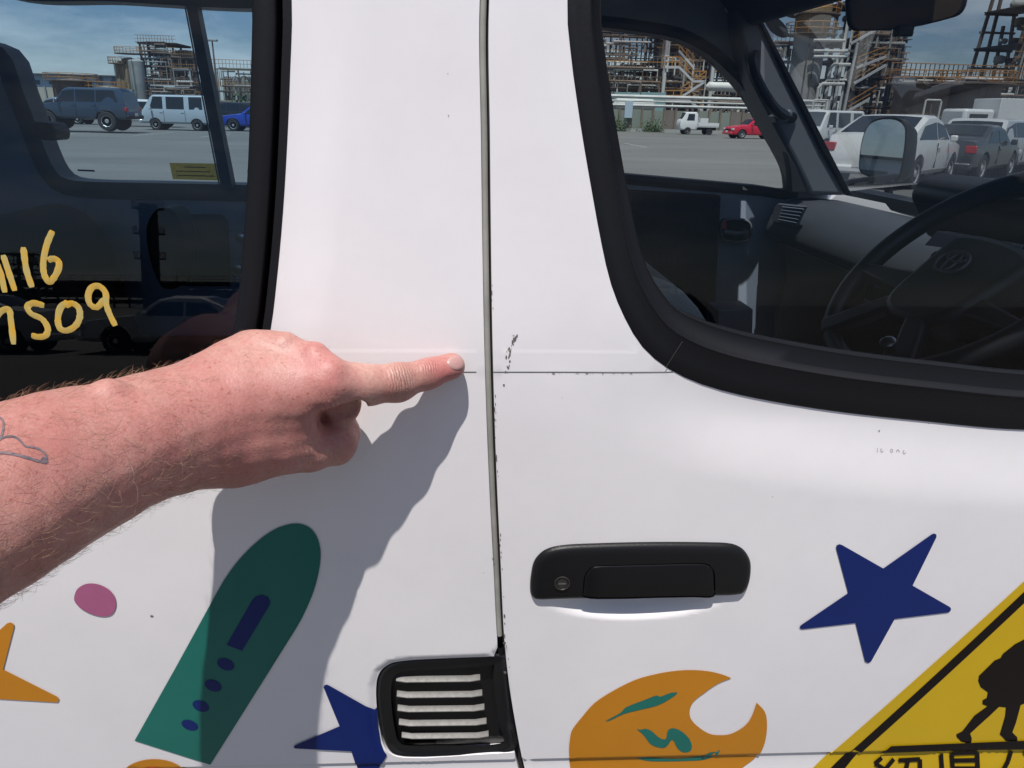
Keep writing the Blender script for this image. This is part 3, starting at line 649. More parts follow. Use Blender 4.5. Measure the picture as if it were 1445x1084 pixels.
for x in (0.475, -1.95):
    for y, s in ((0.06, -1), (1.55, 1)):
        mb = MB(); mb.lathe((x, y+(0.0 if s > 0 else 0.0), 0.32), (0, s, 0), [(-0.18, 0.27), (-0.18, 0.31), (-0.15, 0.325), (-0.03, 0.325), (0.0, 0.30), (0.0, 0.20), (-0.03, 0.19)], 32); w = mb.build('wheel', TYRE, van)
        mb = MB(); mb.lathe((x, y-0.01*s, 0.32), (0, s, 0), [(-0.03, 0.195), (0.0, 0.195), (-0.012, 0.17), (-0.03, 0.08), (0.0, 0.06), (0.0, 0.01)], 24); mb.build('rim', RIM, w)
# windscreen
mb = MB(); vs = []; N = 13
for i in range(N):
    y = 0.055+(1.50-0.055)*i/(N-1); t = (y-0.78)/0.72; bx = 0.075*(1-t*t)
    vs += [(1.052+bx, y, 1.262), (0.895+bx, y, 1.46), (0.725+bx*0.7, y, 1.672)]
mb.add(vs, [(3*i+j, 3*i+3+j, 3*i+4+j, 3*i+1+j) for i in range(N-1) for j in range(2)]); ws = mb.build('windscreen', GLASSW, van)
def onWS(px, py, off=0.01):
    r = ray(px, py); n = Vector((0.79, 0, 0.61)).normalized(); p0 = Vector((1.085-off, 0, 1.30)); return CC+r*((p0-CC).dot(n)/r.dot(n))
mb = MB(); cs = [onWS(1095+17*math.cos(a)+4*math.sin(a), 37+15*math.sin(a)+7*math.cos(a), 0.005) for a in np.linspace(0, 2*PI, 25)[:-1]]
# pillars
APL = mat('grey pillar trim', (0.13, 0.138, 0.155), 0.5, bump=0.0002, bscale=500)
po = [(1044,50),(1060,112),(1096,182),(1118,222),(1131,248),(1143,276),(1197,276),(1160,210),(1110,110),(1080,45),(1068,20),(1040,10)]
poly_y('windscreen_pillar', po, 1.43, 1.56, APL, van, bevel=0.012, seg=3)
poly_y('quarter_bar', [(1110,214),(1122,232),(1139,272),(1117,272),(1115,240)], 1.42, 1.45, TRIMD, van, bevel=0.003)
poly_y('windscreen_gasket', [(1070,26),(1074,24),(1166,204),(1203,276),(1196,276),(1158,208)], 1.42, 1.44, BLACKG, van, bevel=0.002)
mb = MB()
gp = [onY(a, b, Y) for a, b, Y in [(1066,78,1.43),(1062,90,1.38),(1067,110,1.355),(1080,135,1.35),(1096,156,1.365),(1110,164,1.40),(1118,166,1.43)]]
gp = smooth_curve(gp, closed=False, sub=4); mb.tube(gp, 0.013, 10); mb.build('grab_handle', BLACKP, van)
poly_y('grab_handle_mount', [(1092,163),(1104,161),(1116,153),(1121,160),(1112,172),(1098,174)], 1.385, 1.43, APL, van, bevel=0.006)
mb = MB(); mb.prism([(1.05, 1.25), (1.065, 1.262), (0.735, 1.68), (0.70, 1.68)], lambda a, b: (a, 0.035, b), lambda a, b: (a, 0.085, b)); mb.build('windscreen_pillar', WHITE, van, bevel=0.008)
for xa in (-0.12, -1.42-0.2, -3.25):
    mb = MB(); mb.box((xa, 0.06+TUM*0.3, 1.25), (xa+0.10, 0.10+TUM*0.3, 1.80)); mb.build('interior_pillar', TRIMD, van, smooth=False)
mb = MB(); mb.prism([(1.04, 1.25), (1.13, 1.24), (1.225, 1.15), (1.25, 1.172), (1.145, 1.272), (1.05, 1.276)], lambda a, b: (a, 0.04, b), lambda a, b: (a, 1.605, b)); mb.build('cowl', BLACKP, van)
# dashboard
sec = [(1.10, 1.235), (1.04, 1.246), (0.955, 1.252), (0.905, 1.247), (0.872, 1.232), (0.850, 1.205), (0.838, 1.170), (0.842, 1.150), (0.875, 1.138), (0.905, 1.115), (0.92, 1.05), (0.90, 0.92), (0.93, 0.74), (1.12, 0.74)]
mb = MB(); mb.prism(sec, lambda a, b: (a, 0.10, b), lambda a, b: (a, 1.50, b)); dash = mb.build('dashboard', DASHM, van, angle=40, bevel=0.004)
mb = MB(); mb.prism([(0.846, 1.149), (0.86, 1.143), (0.93, 1.10), (0.945, 0.75), (0.885, 0.76), (0.90, 1.04), (0.885, 1.10)], lambda a, b: (a-0.012, 0.12, b), lambda a, b: (a-0.012, 1.42, b)); mb.build('lower_dashboard', TRIMD, dash, bevel=0.004)
# side vent on the dash: rounded housing with louvres
def dashp(px, py, x):   # point on a plane x = const
    v = ray(px, py); return CC+v*((x-CC.x)/v.x)
vq = [dashp(a, b, 0.845) for a, b in [(1104,287),(1141,291),(1134,305),(1127,321),(1097,314),(1094,308),(1098,294)]]
mb = MB(); n = len(vq); mb.add([p for p in vq]+[p+Vector((-0.012, 0, 0)) for p in vq], [tuple(range(n)), tuple(range(2*n-1, n-1, -1))]+[(i, (i+1) % n, (i+1) % n+n, i+n) for i in range(n)]); dv_ = mb.build('dash_vent', APL, dash, bevel=0.003)
mb = MB(); vi = [dashp(a, b, 0.8325) for a, b in [(1106,290),(1136,293),(1124,317),(1099,312)]]; mb.add(vi, [(0, 1, 2, 3)]); mb.build('vent_opening', BLACKG, dv_, recalc=False)
for k in range(5):
    t = (k+0.5)/5; a = vi[0].lerp(vi[3], t); b = vi[1].lerp(vi[2], t); mb = MB(); mb.tube([a+Vector((-.002, 0, 0)), b+Vector((-.002, 0, 0))], 0.0016, 6); mb.build('louvre', TRIM, dv_)
# binnacle
mb = MB(); bs = [(0.90, 1.22), (0.80, 1.27), (0.755, 1.335), (0.765, 1.362), (0.80, 1.372), (0.90, 1.365), (1.0, 1.31), (1.02, 1.24)]
mb.prism(bs, lambda a, b: (a, 0.16, b), lambda a, b: (a, 0.735, b)); mb.build('instrument_hood', BLACKP, dash, bevel=0.02, seg=4)
mb = MB(); ct = [dashp(a, b, 0.735) for a, b in [(1322,326),(1426,345),(1419,362),(1304,346)]]; mb.add(ct+[p+Vector((0.02, 0, 0)) for p in ct], [(0, 1, 2, 3), (7, 6, 5, 4)]+[(i, (i+1) % 4, (i+1) % 4+4, i+4) for i in range(4)]); mb.build('cluster_trim', mat('pale grey plastic', (0.42, 0.42, 0.43), 0.45), dash, bevel=0.001)
# heater panel in the middle of the dash
hp = [dashp(a, b, 0.78) for a, b in [(1226,394),(1240,380),(1292,398),(1272,440),(1216,424)]]
mb = MB(); n = 5; mb.add(hp+[p+Vector((0.06, 0, 0)) for p in hp], [tuple(range(n)), tuple(range(2*n-1, n-1, -1))]+[(i, (i+1) % n, (i+1) % n+n, i+n) for i in range(n)]); heat = mb.build('heater_panel', BLACKP, dash, bevel=0.002)
def hq(name, pts, mt, x=0.779): mb = MB(); mb.add([dashp(a, b, x) for a, b in pts], [tuple(range(len(pts)))]); return mb.build(name, mt, heat, recalc=False)
hq('blue_scale', [(1234,400),(1254,407),(1253,411),(1233,404)], mat('blue print', (0.05, 0.25, 0.9), 0.5)); hq('red_scale', [(1254,407),(1273,414),(1271,418),(1253,411)], mat('red print', (0.9, 0.05, 0.14), 0.5))
ICON = mat('white print', (0.8, 0.8, 0.8), 0.5)
for k in range(4):
    cx, cy = 1239+k*10, 397+k*3.6; hq('icon', [(cx+2.6*math.cos(a), cy+2.4*math.sin(a)) for a in np.linspace(0, 2*PI, 9)[:-1]], ICON)
hq('slider', [(1220,421),(1246,431),(1244,435),(1219,425)], mat('grey slider', (0.4, 0.4, 0.41), 0.4), 0.775)
# steering wheel
WC = Vector((0.665, 0.42, 1.257)); wn = Vector((-math.cos(math.radians(46)), 0, math.sin(math.radians(46)))); wy = Vector((0, 1, 0)); wu = wn.cross(wy)*-1
if wu.z < 0: wu = -wu
wp = lambda u, v, h=0.0: WC+wy*u+wu*v+wn*h      # u to the far side, v up the wheel
mb = MB(); mb.tube([wp(0.178*math.cos(a), 0.178*math.sin(a), 0.012) for a in np.linspace(0, 2*PI, 65)[:-1]], 0.0145, 12, closed=True); sw = mb.build('steering_wheel', WHEELM, van)
def wpad(name, pts, h0, h1, mt, parent, bevel=0.01): mb = MB(); mb.prism(pts, lambda a, b: wp(a, b, h0), lambda a, b: wp(a, b, h1)); return mb.build(name, mt, parent, bevel=bevel, seg=3)
wpad('hub_pad', smooth_curve([(-0.10, 0.035), (-0.075, 0.050), (0, 0.056), (0.045, 0.050), (0.055, 0.035), (0.055, -0.01), (0.045, -0.08), (0, -0.10), (-0.075, -0.08), (-0.095, -0.01)], sub=4), -0.02, 0.03, WHEELM, sw, 0.012)
for s in (-1, 1):
    wpad('spoke', [(s*0.04, -0.02), (s*0.172, -0.035), (s*0.170, -0.055), (s*0.04, -0.06)], -0.004, 0.022, WHEELM, sw, 0.006)
    wpad('spoke', [(s*0.045, -0.07), (s*0.115, -0.150), (s*0.085, -0.170), (s*0.02, -0.09)], 0.008, 0.028, WHEELM, sw, 0.006)
mb = MB(); mb.tube([wp(0, 0, 0), wp(0.0, 0.0, -0.30)], 0.045, 16); mb.build('steering_column', BLACKP, sw)
EMB = mat('emblem grey', (0.10, 0.105, 0.12), 0.35, metal=0.3); mb = MB()
def ell(a, b, cx, cy, r): mb.tube([wp(cx+a*math.cos(t), cy+b*math.sin(t), 0.032) for t in np.linspace(0, 2*PI, 41)[:-1]], r, 6, closed=True)
ell(0.027, 0.0185, 0, 0.0, 0.0022); ell(0.0085, 0.0165, 0, 0, 0.0017); ell(0.018, 0.0072, 0, 0.0085, 0.0017); mb.build('emblem', EMB, sw)
mb = MB(); p = onY(1254, 488, 0.36); mb.lathe(p, (-0.5, -0.3, 0.8), [(-0.02, 0.006), (0, 0.006), (0.002, 0.009), (0.008, 0.0095), (0.010, 0.006)], 16); mb.tube([p, p+Vector((0.05, 0.08, -0.05))], 0.004, 8); mb.build('ignition_key', CHROME, sw)
mb = MB(); mb.tube([wp(0.03, 0.02, -0.06), wp(0.17, 0.05, -0.05)], [0.008, 0.011], 10); mb.build('column_lever', BLACKP, sw)
# far door trim
dt = poly_y('door_trim', [(780,262),(1018,276),(1010,440),(1005,560),(780,560)], 1.50, 1.53, mat('black door cloth', (0.006, 0.006, 0.008), 0.95, var=0.3, vscale=60), van, bevel=0.006)
poly_y('inner_door_handle', [(1018,314),(1024,309),(1052,310),(1060,316),(1061,333),(1054,341),(1024,341),(1018,336)], 1.508, 1.53, BLACKG, dt, bevel=0.003)
mb = MB(); rp = [onY(a, b, 1.503) for a, b in smooth_curve([(1019,315),(1025,310),(1050,310),(1059,316),(1060,332),(1053,340),(1025,340),(1019,335)], sub=3)]; mb.tube(rp, 0.003, 6, closed=True); mb.build('handle_bezel', APL, dt)
mb = MB(); mb.tube([onY(1022, 327, 1.497), onY(1040, 330, 1.492), onY(1055, 328, 1.497)], [0.006, 0.007, 0.005], 8); mb.build('handle_lever', APL, dt)
poly_y('lock_marker', [(1020,313),(1025,313),(1025,323),(1020,323)], 1.500, 1.503, mat('red marker', (0.5, 0.02, 0.03), 0.4), dt, bevel=0)
poly_y('door_pocket', [(1014,438),(1063,436),(1060,560),(1012,560)], 1.40, 1.50, TRIM, dt, bevel=0.004)
# seats
def seat(y0, y1, x0, mt=SEATM, hr=True, top=1.25):
    mb = MB(); bp = smooth_curve([(x0-0.06, 0.80), (x0-0.02, 1.05), (x0-0.06, top-0.03), (x0-0.015, top), (x0+0.06, top-0.02), (x0+0.11, top-0.10), (x0+0.13, 0.98), (x0+0.14, 0.82)], sub=4)
    mb.prism(bp, lambda a, b: (a, y0, b), lambda a, b: (a, y1, b)); s_ = mb.build('seat', mt, van, bevel=0.03, seg=4)
    mb = MB(); mb.box((x0+0.02, y0, 0.74), (x0+0.55, y1, 0.90)); mb.build('cushion', mt, s_, bevel=0.04, seg=4)
    if hr:
        mb = MB(); mb.box((x0-0.05, (y0+y1)/2-0.13, top+0.04), (x0+0.05, (y0+y1)/2+0.13, top+0.20)); mb.build('headrest', mt, s_, bevel=0.035, seg=4)
a = onY(912, 402, 0.22); seat(0.20, 0.70, a.x-0.02, top=a.z+0.012, hr=False)
seat(0.98, 1.45, 0.02, top=1.24, hr=False)
DARKS = mat('very dark seat cloth', (0.010, 0.009, 0.010), 0.9)
for xx in (-0.95, -1.85): seat(0.16, 1.38, xx, DARKS, hr=False, top=1.22)
# vinyl headrest seen edge on through the rear glass
mb = MB(); cpx = [(214,298),(226,294),(240,299),(250,320),(256,350),(256,385),(247,407),(228,409),(215,390),(205,355),(203,320)]
pts = [(p.x, p.z) for p in [onY(a, b, 1.20) for a, b in smooth_curve(cpx, sub=4)]]; mb.prism(ccw(pts), lambda a, b: (a-0.0, 1.20, b), lambda a, b: (a+0.012, 1.29, b)); mb.build('folded_headrest', mat('glossy black vinyl', (0.006, 0.006, 0.007), 0.55, spec=0.2, bump=0.0004, bscale=250), van, bevel=0.022, seg=4)
poly_y('access_panel', [(252,303),(312,303),(320,312),(324,404),(250,404)], 1.515, 1.53, TRIMD, van, bevel=0.006)
pp = poly_y('latch_plate', [(322,325),(346,326),(343,395),(333,396),(326,380)], 1.515, 1.535, TRIM, van, bevel=0.003)
for px, py in ((340,336),(336,380)):
    mb = MB(); mb.lathe(onY(px, py, 1.515), (0, -1, 0), [(0, 0.014), (0.004, 0.013), (0.006, 0.008), (0.006, 0.003)], 14); mb.build('screw', CHROME, pp)
# room mirror
def onXY(px, py, Y): return onY(px, py, Y)
mq = [(1196,-6),(1194,25),(1197,38),(1206,44),(1280,40),(1345,25),(1358,18),(1365,2),(1362,-14),(1280,-14)]
mb = MB(); P0 = [onY(a, b, 0.75) for a, b in mq]; nrm = Vector((-0.5, -0.85, -0.12)).normalized(); n = len(P0)
c0 = onY(1280, 15, 0.75)
def toplane(px, py, pt, nn): v = ray(px, py); return CC+v*((pt-CC).dot(nn)/v.dot(nn))
P1 = [toplane(a, b, c0, nrm) for a, b in smooth_curve(mq, sub=3)]; n = len(P1)
mb.add(P1+[p-nrm*0.028 for p in P1], [tuple(range(n)), tuple(range(2*n-1, n-1, -1))]+[(i, (i+1) % n, (i+1) % n+n, i+n) for i in range(n)]); rm = mb.build('room_mirror', BLACKP, van, bevel=0.004, seg=3)
mb = MB(); P2 = [p.lerp(c0, 0.09)+nrm*0.001 for p in P1]; mb.add(P2, [tuple(range(n))]); mb.build('mirror_glass', mat('brown dim mirror', (0.035, 0.028, 0.022), 0.15), rm, smooth=False, recalc=False)
q = toplane(1279, 42, c0, nrm); mb = MB(); mb.box((q.x-0.016, q.y-0.006, q.z-0.010), (q.x+0.010, q.y+0.012, q.z+0.006)); mb.build('dip_lever', BLACKP, rm, bevel=0.002)
mb = MB(); mb.tube([c0-nrm*0.02, c0+Vector((-0.0, 0.06, 0.12))], 0.008, 8); mb.build('mirror_stalk', BLACKP, rm)
# far door mirror
mn = Vector((-0.90, -0.43, 0.045)).normalized(); c1 = onY(1246, 215, 1.80)
mpx = [(1212,230),(1217,195),(1226,175),(1240,167),(1262,166),(1274,171),(1280,182),(1276,225),(1268,254),(1252,255),(1228,250),(1214,243)]
M1 = [toplane(a, b, c1, mn) for a, b in smooth_curve(mpx, sub=3)]; n = len(M1); mb = MB()
bk = [p.lerp(c1, 0.15)-mn*0.07 for p in M1]; mb.add(M1+[p-mn*0.03 for p in M1]+bk, [tuple(range(n)), tuple(range(3*n-1, 2*n-1, -1))]+[(k*n+i, k*n+(i+1) % n, (k+1)*n+(i+1) % n, (k+1)*n+i) for k in (0, 1) for i in range(n)]); dm = mb.build('door_mirror', BLACKP, van, angle=60)
mb = MB(); M2 = [p.lerp(c1, 0.06)+mn*0.003 for p in M1]; mb.add(M2, [tuple(range(n))]); mb.build('mirror_glass', mat('silvered mirror', (0.8, 0.8, 0.8), 0.01, metal=1), dm, smooth=False, recalc=False)
mb = MB(); mb.tube([toplane(1262, 250, c1, mn), Vector((1.02, 1.60, 1.27))], 0.012, 8); mb.tube([toplane(1252, 256, c1, mn), toplane(1256, 290, c1, mn)], 0.012, 8); mb.build('mirror_arm', BLACKP, dm)
# round tag inside the screen
c2 = onWS(1095, 37); mb = MB(); k = len(cs); mb.add(cs, [tuple(range(k))]); mb.build('round_tag', mat('perforated dark tag', (0.10, 0.095, 0.09), 0.8), ws, recalc=False)
# marker pen figures on the rear glass
def onG(px, py):
    Y = 0.0
    for _ in range(12): p = onY(px, py, Y); Y = gly(p.z)-0.0003
    return p
zm = lambda p: zoomed(p, 0.2907, 0, 250)
pens = {'digit_one': [[(-38,372),(0,460),(24,560)], [(15,378),(45,470),(72,552)]], 'digit_one_b': [[(113,340),(128,450),(155,535)]],
 'digit_six': [[(255,260),(228,325),(211,405),(214,470),(238,508),(262,488),(285,440),(283,408),(258,396),(232,404)]],
 'digit_seven': [[(-30,700),(0,655),(42,642),(52,690),(66,812)]],
 'digit_five': [[(215,624),(160,612),(133,630),(150,662),(205,690),(232,735),(222,768),(188,776),(152,768)]],
 'digit_zero': [[(330,606),(295,632),(281,690),(292,735),(325,745),(368,720),(388,675),(380,632),(345,612),(318,628)]],
 'digit_nine': [[(505,592),(470,632),(438,618),(428,575),(447,535),(482,530),(512,562),(515,615),(532,665),(560,722)]]}
for nm, sts in pens.items():
    mb = MB()
    for st_ in sts:
        pc = smooth_curve(zm(st_), closed=False, sub=6); ps = [onG(a, b) for a, b in pc]; N = len(ps); vs = []
        rr = random.Random(nm); wd = 0.0021
        for i in range(N):
            d = (ps[min(i+1, N-1)]-ps[max(i-1, 0)]).normalized(); nn = Vector((-d.z, 0, d.x)); w = wd*rr.uniform(0.92, 1.1)*(0.75 if i in (0, N-1) else 1)
            for t, h in ((-1, 0), (-0.6, 0.0001), (0, 0.00015), (0.6, 0.0001), (1, 0)): v_ = ps[i]+nn*w*t; vs.append((v_.x, v_.y-h, v_.z))
        mb.add(vs, [(i*5+j, i*5+j+1, (i+1)*5+j+1, (i+1)*5+j) for i in range(N-1) for j in range(4)])
    mb.build('pen_figure', YPAINT, van, angle=80)

# ------------------------------------------------------------------ person
def sd_caps(lo, hi, h, groups):
    """groups: list of (k, [(a, ra, b, rb), ...]); returns field"""
    nx, ny, nz = [int(math.ceil((hi[i]-lo[i])/h))+1 for i in range(3)]
    X = (lo[0]+h*np.arange(nx, dtype=np.float32)); Y = (lo[1]+h*np.arange(ny, dtype=np.float32)); Z = (lo[2]+h*np.arange(nz, dtype=np.float32))
    F = np.full((nx, ny, nz), 0.06, np.float32)
    for gk, caps in groups:
        G = np.full((nx, ny, nz), 0.06, np.float32)
        for a, ra, b, rb in caps:
            a = np.array(a, np.float32); b = np.array(b, np.float32); m_ = max(ra, rb)+0.035
            i0 = [max(0, int((min(a[i], b[i])-m_-lo[i])/h)) for i in range(3)]; i1 = [min((nx, ny, nz)[i], int((max(a[i], b[i])+m_-lo[i])/h)+2) for i in range(3)]
            if any(i1[i] <= i0[i] for i in range(3)): continue
            x = X[i0[0]:i1[0], None, None]-a[0]; y = Y[None, i0[1]:i1[1], None]-a[1]; z = Z[None, None, i0[2]:i1[2]]-a[2]; ab = b-a
            t = np.clip((x*ab[0]+y*ab[1]+z*ab[2])/max(float(ab@ab), 1e-10), 0, 1)
            d = np.sqrt((x-t*ab[0])**2+(y-t*ab[1])**2+(z-t*ab[2])**2)-(ra+(rb-ra)*t)
            S = G[i0[0]:i1[0], i0[1]:i1[1], i0[2]:i1[2]]; hh = np.clip(0.5+0.5*(S-d)/gk, 0, 1)
            G[i0[0]:i1[0], i0[1]:i1[1], i0[2]:i1[2]] = S*(1-hh)+d*hh-gk*hh*(1-hh)
        k = 0.005; hh = np.clip(0.5+0.5*(F-G)/k, 0, 1); F = F*(1-hh)+G*hh-k*hh*(1-hh)
    return F
def surface_nets(F, lo, h):
    ins = F < 0; nx, ny, nz = F.shape
    cnt = np.zeros((nx-1, ny-1, nz-1), np.int8)
    for dx in (0, 1):
        for dy in (0, 1):
            for dz in (0, 1): cnt += ins[dx:nx-1+dx, dy:ny-1+dy, dz:nz-1+dz]
    act = (cnt > 0) & (cnt < 8); idx = np.full(act.shape, -1, np.int64); c = np.argwhere(act); idx[act] = np.arange(len(c))
    acc = np.zeros((len(c), 3)); num = np.zeros(len(c))
    corners = [(0,0,0),(1,0,0),(0,1,0),(1,1,0),(0,0,1),(1,0,1),(0,1,1),(1,1,1)]
    for i in range(8):
        for ax in range(3):
            if corners[i][ax]: continue
            j = list(corners[i]); j[ax] = 1
            p = c+np.array(corners[i]); q = c+np.array(j); fa = F[p[:, 0], p[:, 1], p[:, 2]]; fb = F[q[:, 0], q[:, 1], q[:, 2]]
            m_ = (fa < 0) != (fb < 0); t = np.where(m_, fa/np.where(m_, fa-fb, 1), 0)
            acc += (p+(q-p)*t[:, None])*m_[:, None]; num += m_
    V = acc/num[:, None]*h+np.array(lo); Q = []
    for ax in range(3):
        sl = [slice(None)]*3; s2 = [slice(None)]*3; sl[ax] = slice(0, -1); s2[ax] = slice(1, None)
        cr_ = ins[tuple(sl)] != ins[tuple(s2)]; e = np.argwhere(cr_); u, v = [(1, 2), (2, 0), (0, 1)][ax]
        ok = (e[:, u] > 0) & (e[:, v] > 0) & (e[:, u] < F.shape[u]-1) & (e[:, v] < F.shape[v]-1); e = e[ok]
        def at(du, dv): g = e.copy(); g[:, u] -= du; g[:, v] -= dv; return idx[g[:, 0], g[:, 1], g[:, 2]]
        q = np.stack([at(1, 1), at(0, 1), at(0, 0), at(1, 0)], 1); fl_ = ~ins[e[:, 0], e[:, 1], e[:, 2]]; q[fl_] = q[fl_][:, ::-1]; Q.append(q)
    return V, np.concatenate(Q)
def J(px, py, Y, r): return (tuple(onY(px, py, Y)), r*0.001)
def chain(*js): return [(a[0], a[1], b[0], b[1]) for a, b in zip(js[:-1], js[1:])]
person = thing('person', 'bare sunburnt left arm of a person pointing one finger at the van door seam', 'person', (-0.05, -0.95, 0))
wr = J(236, 610, -0.083, 30.5)
idx_ = [J(462,540,-.047,17.5), J(515,543,-.037,12.9), J(562,540,-.0265,12.2), J(602,528.5,-.0180,10.1), J(637,516.5,-.0095,9.0)]
hand_block = chain(J(244,613,-.071,21), J(455,543,-.046,16.5))+chain(J(245,600,-.080,24), J(428,520,-.038,15))+chain(J(240,592,-.074,24), J(392,502,-.031,15))+chain(J(240,584,-.068,22), J(352,500,-.029,15))\
    +chain(J(250,618,-.074,24), J(400,570,-.030,20))+chain(J(266,642,-.072,18), J(330,630,-.056,22.5), J(400,626,-.046,19.5))+chain(J(320,612,-.062,24), J(412,590,-.046,15.5))+chain(J(266,625,-.046,22), J(340,590,-.034,20))
fore = chain(J(260,602,-.074,28), wr, J(165,632,-.106,34), J(90,660,-.130,37.5), J(0,700,-.158,41))
elbow = (-0.315, -0.37, 1.235); A0 = J(0, 700, -.158, 41)
fore += [(A0[0], A0[1], elbow, 0.046)]
thumb = chain(J(395,626,-.047,19.5), J(435,632,-.038,15.8), J(474,627,-.027,13.2), J(486,611,-.0165,11.3))
mid_f = chain(J(432,522,-.037,13.5), J(484,570,-.024,11.3), J(474,600,-.014,9.8), J(440,600,-.014,9.3))
ring_f = chain(J(395,508,-.031,12.5), J(448,566,-.017,10.5), J(440,602,-.0125,9.2)); pink_f = chain(J(355,505,-.029,12.5), J(405,560,-.016,9.5), J(400,595,-.0115,8))
bumps = [J(468,524,-.050,7.5), J(443,502,-.042,9.2), J(400,487,-.038,9.0), J(364,486,-.036,8), J(152,559,-.112,9.5), J(563,530,-.029,7), J(300,634,-.064,12), J(474,622,-.032,10.5)]
FLO = (-0.345, -0.30, 1.14); FHI = (0.02, 0.0, 1.40); FH = 0.00155
D = sd_caps(FLO, FHI, FH, [(0.016, hand_block+fore), (0.006, thumb), (0.005, mid_f), (0.005, ring_f), (0.005, pink_f), (0.006, chain(*idx_)), (0.01, [(b[0], b[1], b[0], b[1]) for b in bumps])])
# light muscular unevenness
gx_, gy_, gz_ = np.meshgrid(*[FLO[i]+FH*np.arange(D.shape[i], dtype=np.float32) for i in range(3)], indexing='ij', sparse=True)
D = D+0.0006*np.sin(gx_*95+gz_*60)*np.sin(gz_*110-gy_*80+1.3)+0.00025*np.sin(gx_*260+gz_*210+2)*np.sin(gz_*330-gy_*240)
def crease_cut(p0, p1, r, k=0.0012):
    global D
    a = np.array(p0, np.float32); b = np.array(p1, np.float32); lo = np.minimum(a, b)-0.01; hi = np.maximum(a, b)+0.01
    i0 = [max(0, int((lo[i]-FLO[i])/FH)) for i in range(3)]; i1 = [min(D.shape[i], int((hi[i]-FLO[i])/FH)+2) for i in range(3)]
    X, Y, Z = np.meshgrid(*[FLO[i]+FH*np.arange(i0[i], i1[i]) for i in range(3)], indexing='ij'); ab = b-a
    t = np.clip(((X-a[0])*ab[0]+(Y-a[1])*ab[1]+(Z-a[2])*ab[2])/float(ab@ab), 0, 1)
    d = np.sqrt((X-a[0]-t*ab[0])**2+(Y-a[1]-t*ab[1])**2+(Z-a[2]-t*ab[2])**2)-r
    S = D[i0[0]:i1[0], i0[1]:i1[1], i0[2]:i1[2]]; D[i0[0]:i1[0], i0[1]:i1[1], i0[2]:i1[2]] = np.maximum(S, -d)
for a_, b_, r_ in (((462,591,-.0560),(502,577,-.0480),.0085), ((462,591,-.0460),(502,577,-.0400),.0085), ((464,590,-.0380),(500,579,-.0330),.0070), ((448,606,-.066),(425,640,-.0665),.0012)):
    crease_cut(onY(*a_), onY(*b_), r_)
D[:, 0, :] = 0.01
V, Q = surface_nets(D, FLO, FH)
keep = np.ones(len(V), bool)
# coarse remainder of the body (out of frame, behind the camera)
SH_L, SH_R = (-0.245, -0.80, 1.36), (0.135, -0.82, 1.36)
arm_r = [(SH_R, .05, (0.20, -0.72, 1.16), .042), ((0.20, -0.72, 1.16), .040, (0.105, -0.57, 1.37), .028), ((0.105, -0.57, 1.37), .028, (0.075, -0.545, 1.41), .024)]
body = [(elbow, .046, (-0.29, -0.60, 1.29), .050), ((-0.29, -0.60, 1.29), .050, SH_L, .058), (A0[0], A0[1], elbow, .047),
        (SH_L, .06, SH_R, .06), ((-0.14, -0.86, 1.25), .10, (0.04, -0.86, 1.25), .10), ((-0.12, -0.90, 1.0), .105, (0.02, -0.90, 1.0), .105), ((-0.05, -0.87, 1.3), .10, (-0.05, -0.90, 1.0), .11),
        ((-0.05, -0.83, 1.36), .055, (-0.05, -0.79, 1.50), .055), ((-0.05, -0.79, 1.575), .078, (-0.05, -0.77, 1.62), .082), ((-0.05, -0.735, 1.52), .045, (-0.05, -0.75, 1.56), .06), ((-0.05, -0.688, 1.565), .010, (-0.05, -0.678, 1.545), .014),
        ((-0.135, -0.785, 1.575), .008, (-0.135, -0.79, 1.60), .012), ((0.035, -0.785, 1.575), .008, (0.035, -0.79, 1.60), .012), ((-0.07, -0.69, 1.515), .007, (-0.03, -0.69, 1.515), .007)]
legs = []
for s, y in ((-1, -0.86), (1, -0.96)):
    x = -0.05+s*0.10; legs += [((x, -0.91, 0.93), .095, (x+s*0.02, y, 0.50), .065), ((x+s*0.02, y, 0.50), .062, (x+s*0.03, y-0.03, 0.09), .042), ((x+s*0.03, y-0.03, 0.05), .04, (x+s*0.05, y+0.14, 0.03), .03)]
fing = []
for k in range(4): b0 = Vector((0.080, -0.535, 1.425+0.017*k)); fing += [(tuple(b0), .010, tuple(b0+Vector((0.004, 0.020, 0.004))), .009), (tuple(b0+Vector((0.004, 0.020, 0.004))), .009, tuple(b0+Vector((-0.020, 0.024-0.003*k, 0.006))), .0078)]
fing += [((0.072, -0.55, 1.41), .014, (0.060, -0.545, 1.385), .010)]
BLO = (-0.40, -1.06, -0.02); BHI = (0.32, -0.20, 1.76); BH = 0.008
B = sd_caps(BLO, BHI, BH, [(0.05, body+legs), (0.02, arm_r), (0.006, fing)])
V2, Q2 = surface_nets(B, BLO, BH)
SKIN, nt, b = nodes_of('sunburnt skin'); N = nt.nodes; K = nt.links.new
tcd = N.new('ShaderNodeTexCoord')
def noise(sc, det=4, rough=.6): n_ = N.new('ShaderNodeTexNoise'); n_.inputs['Scale'].default_value = sc; n_.inputs['Detail'].default_value = det; n_.inputs['Roughness'].default_value = rough; K(tcd.outputs['Object'], n_.inputs['Vector']); return n_
def ramp(src, p0, c0, p1, c1): r_ = N.new('ShaderNodeValToRGB'); e = r_.color_ramp.elements; e[0].position = p0; e[0].color = c0; e[1].position = p1; e[1].color = c1; K(src, r_.inputs[0]); return r_.outputs[0]
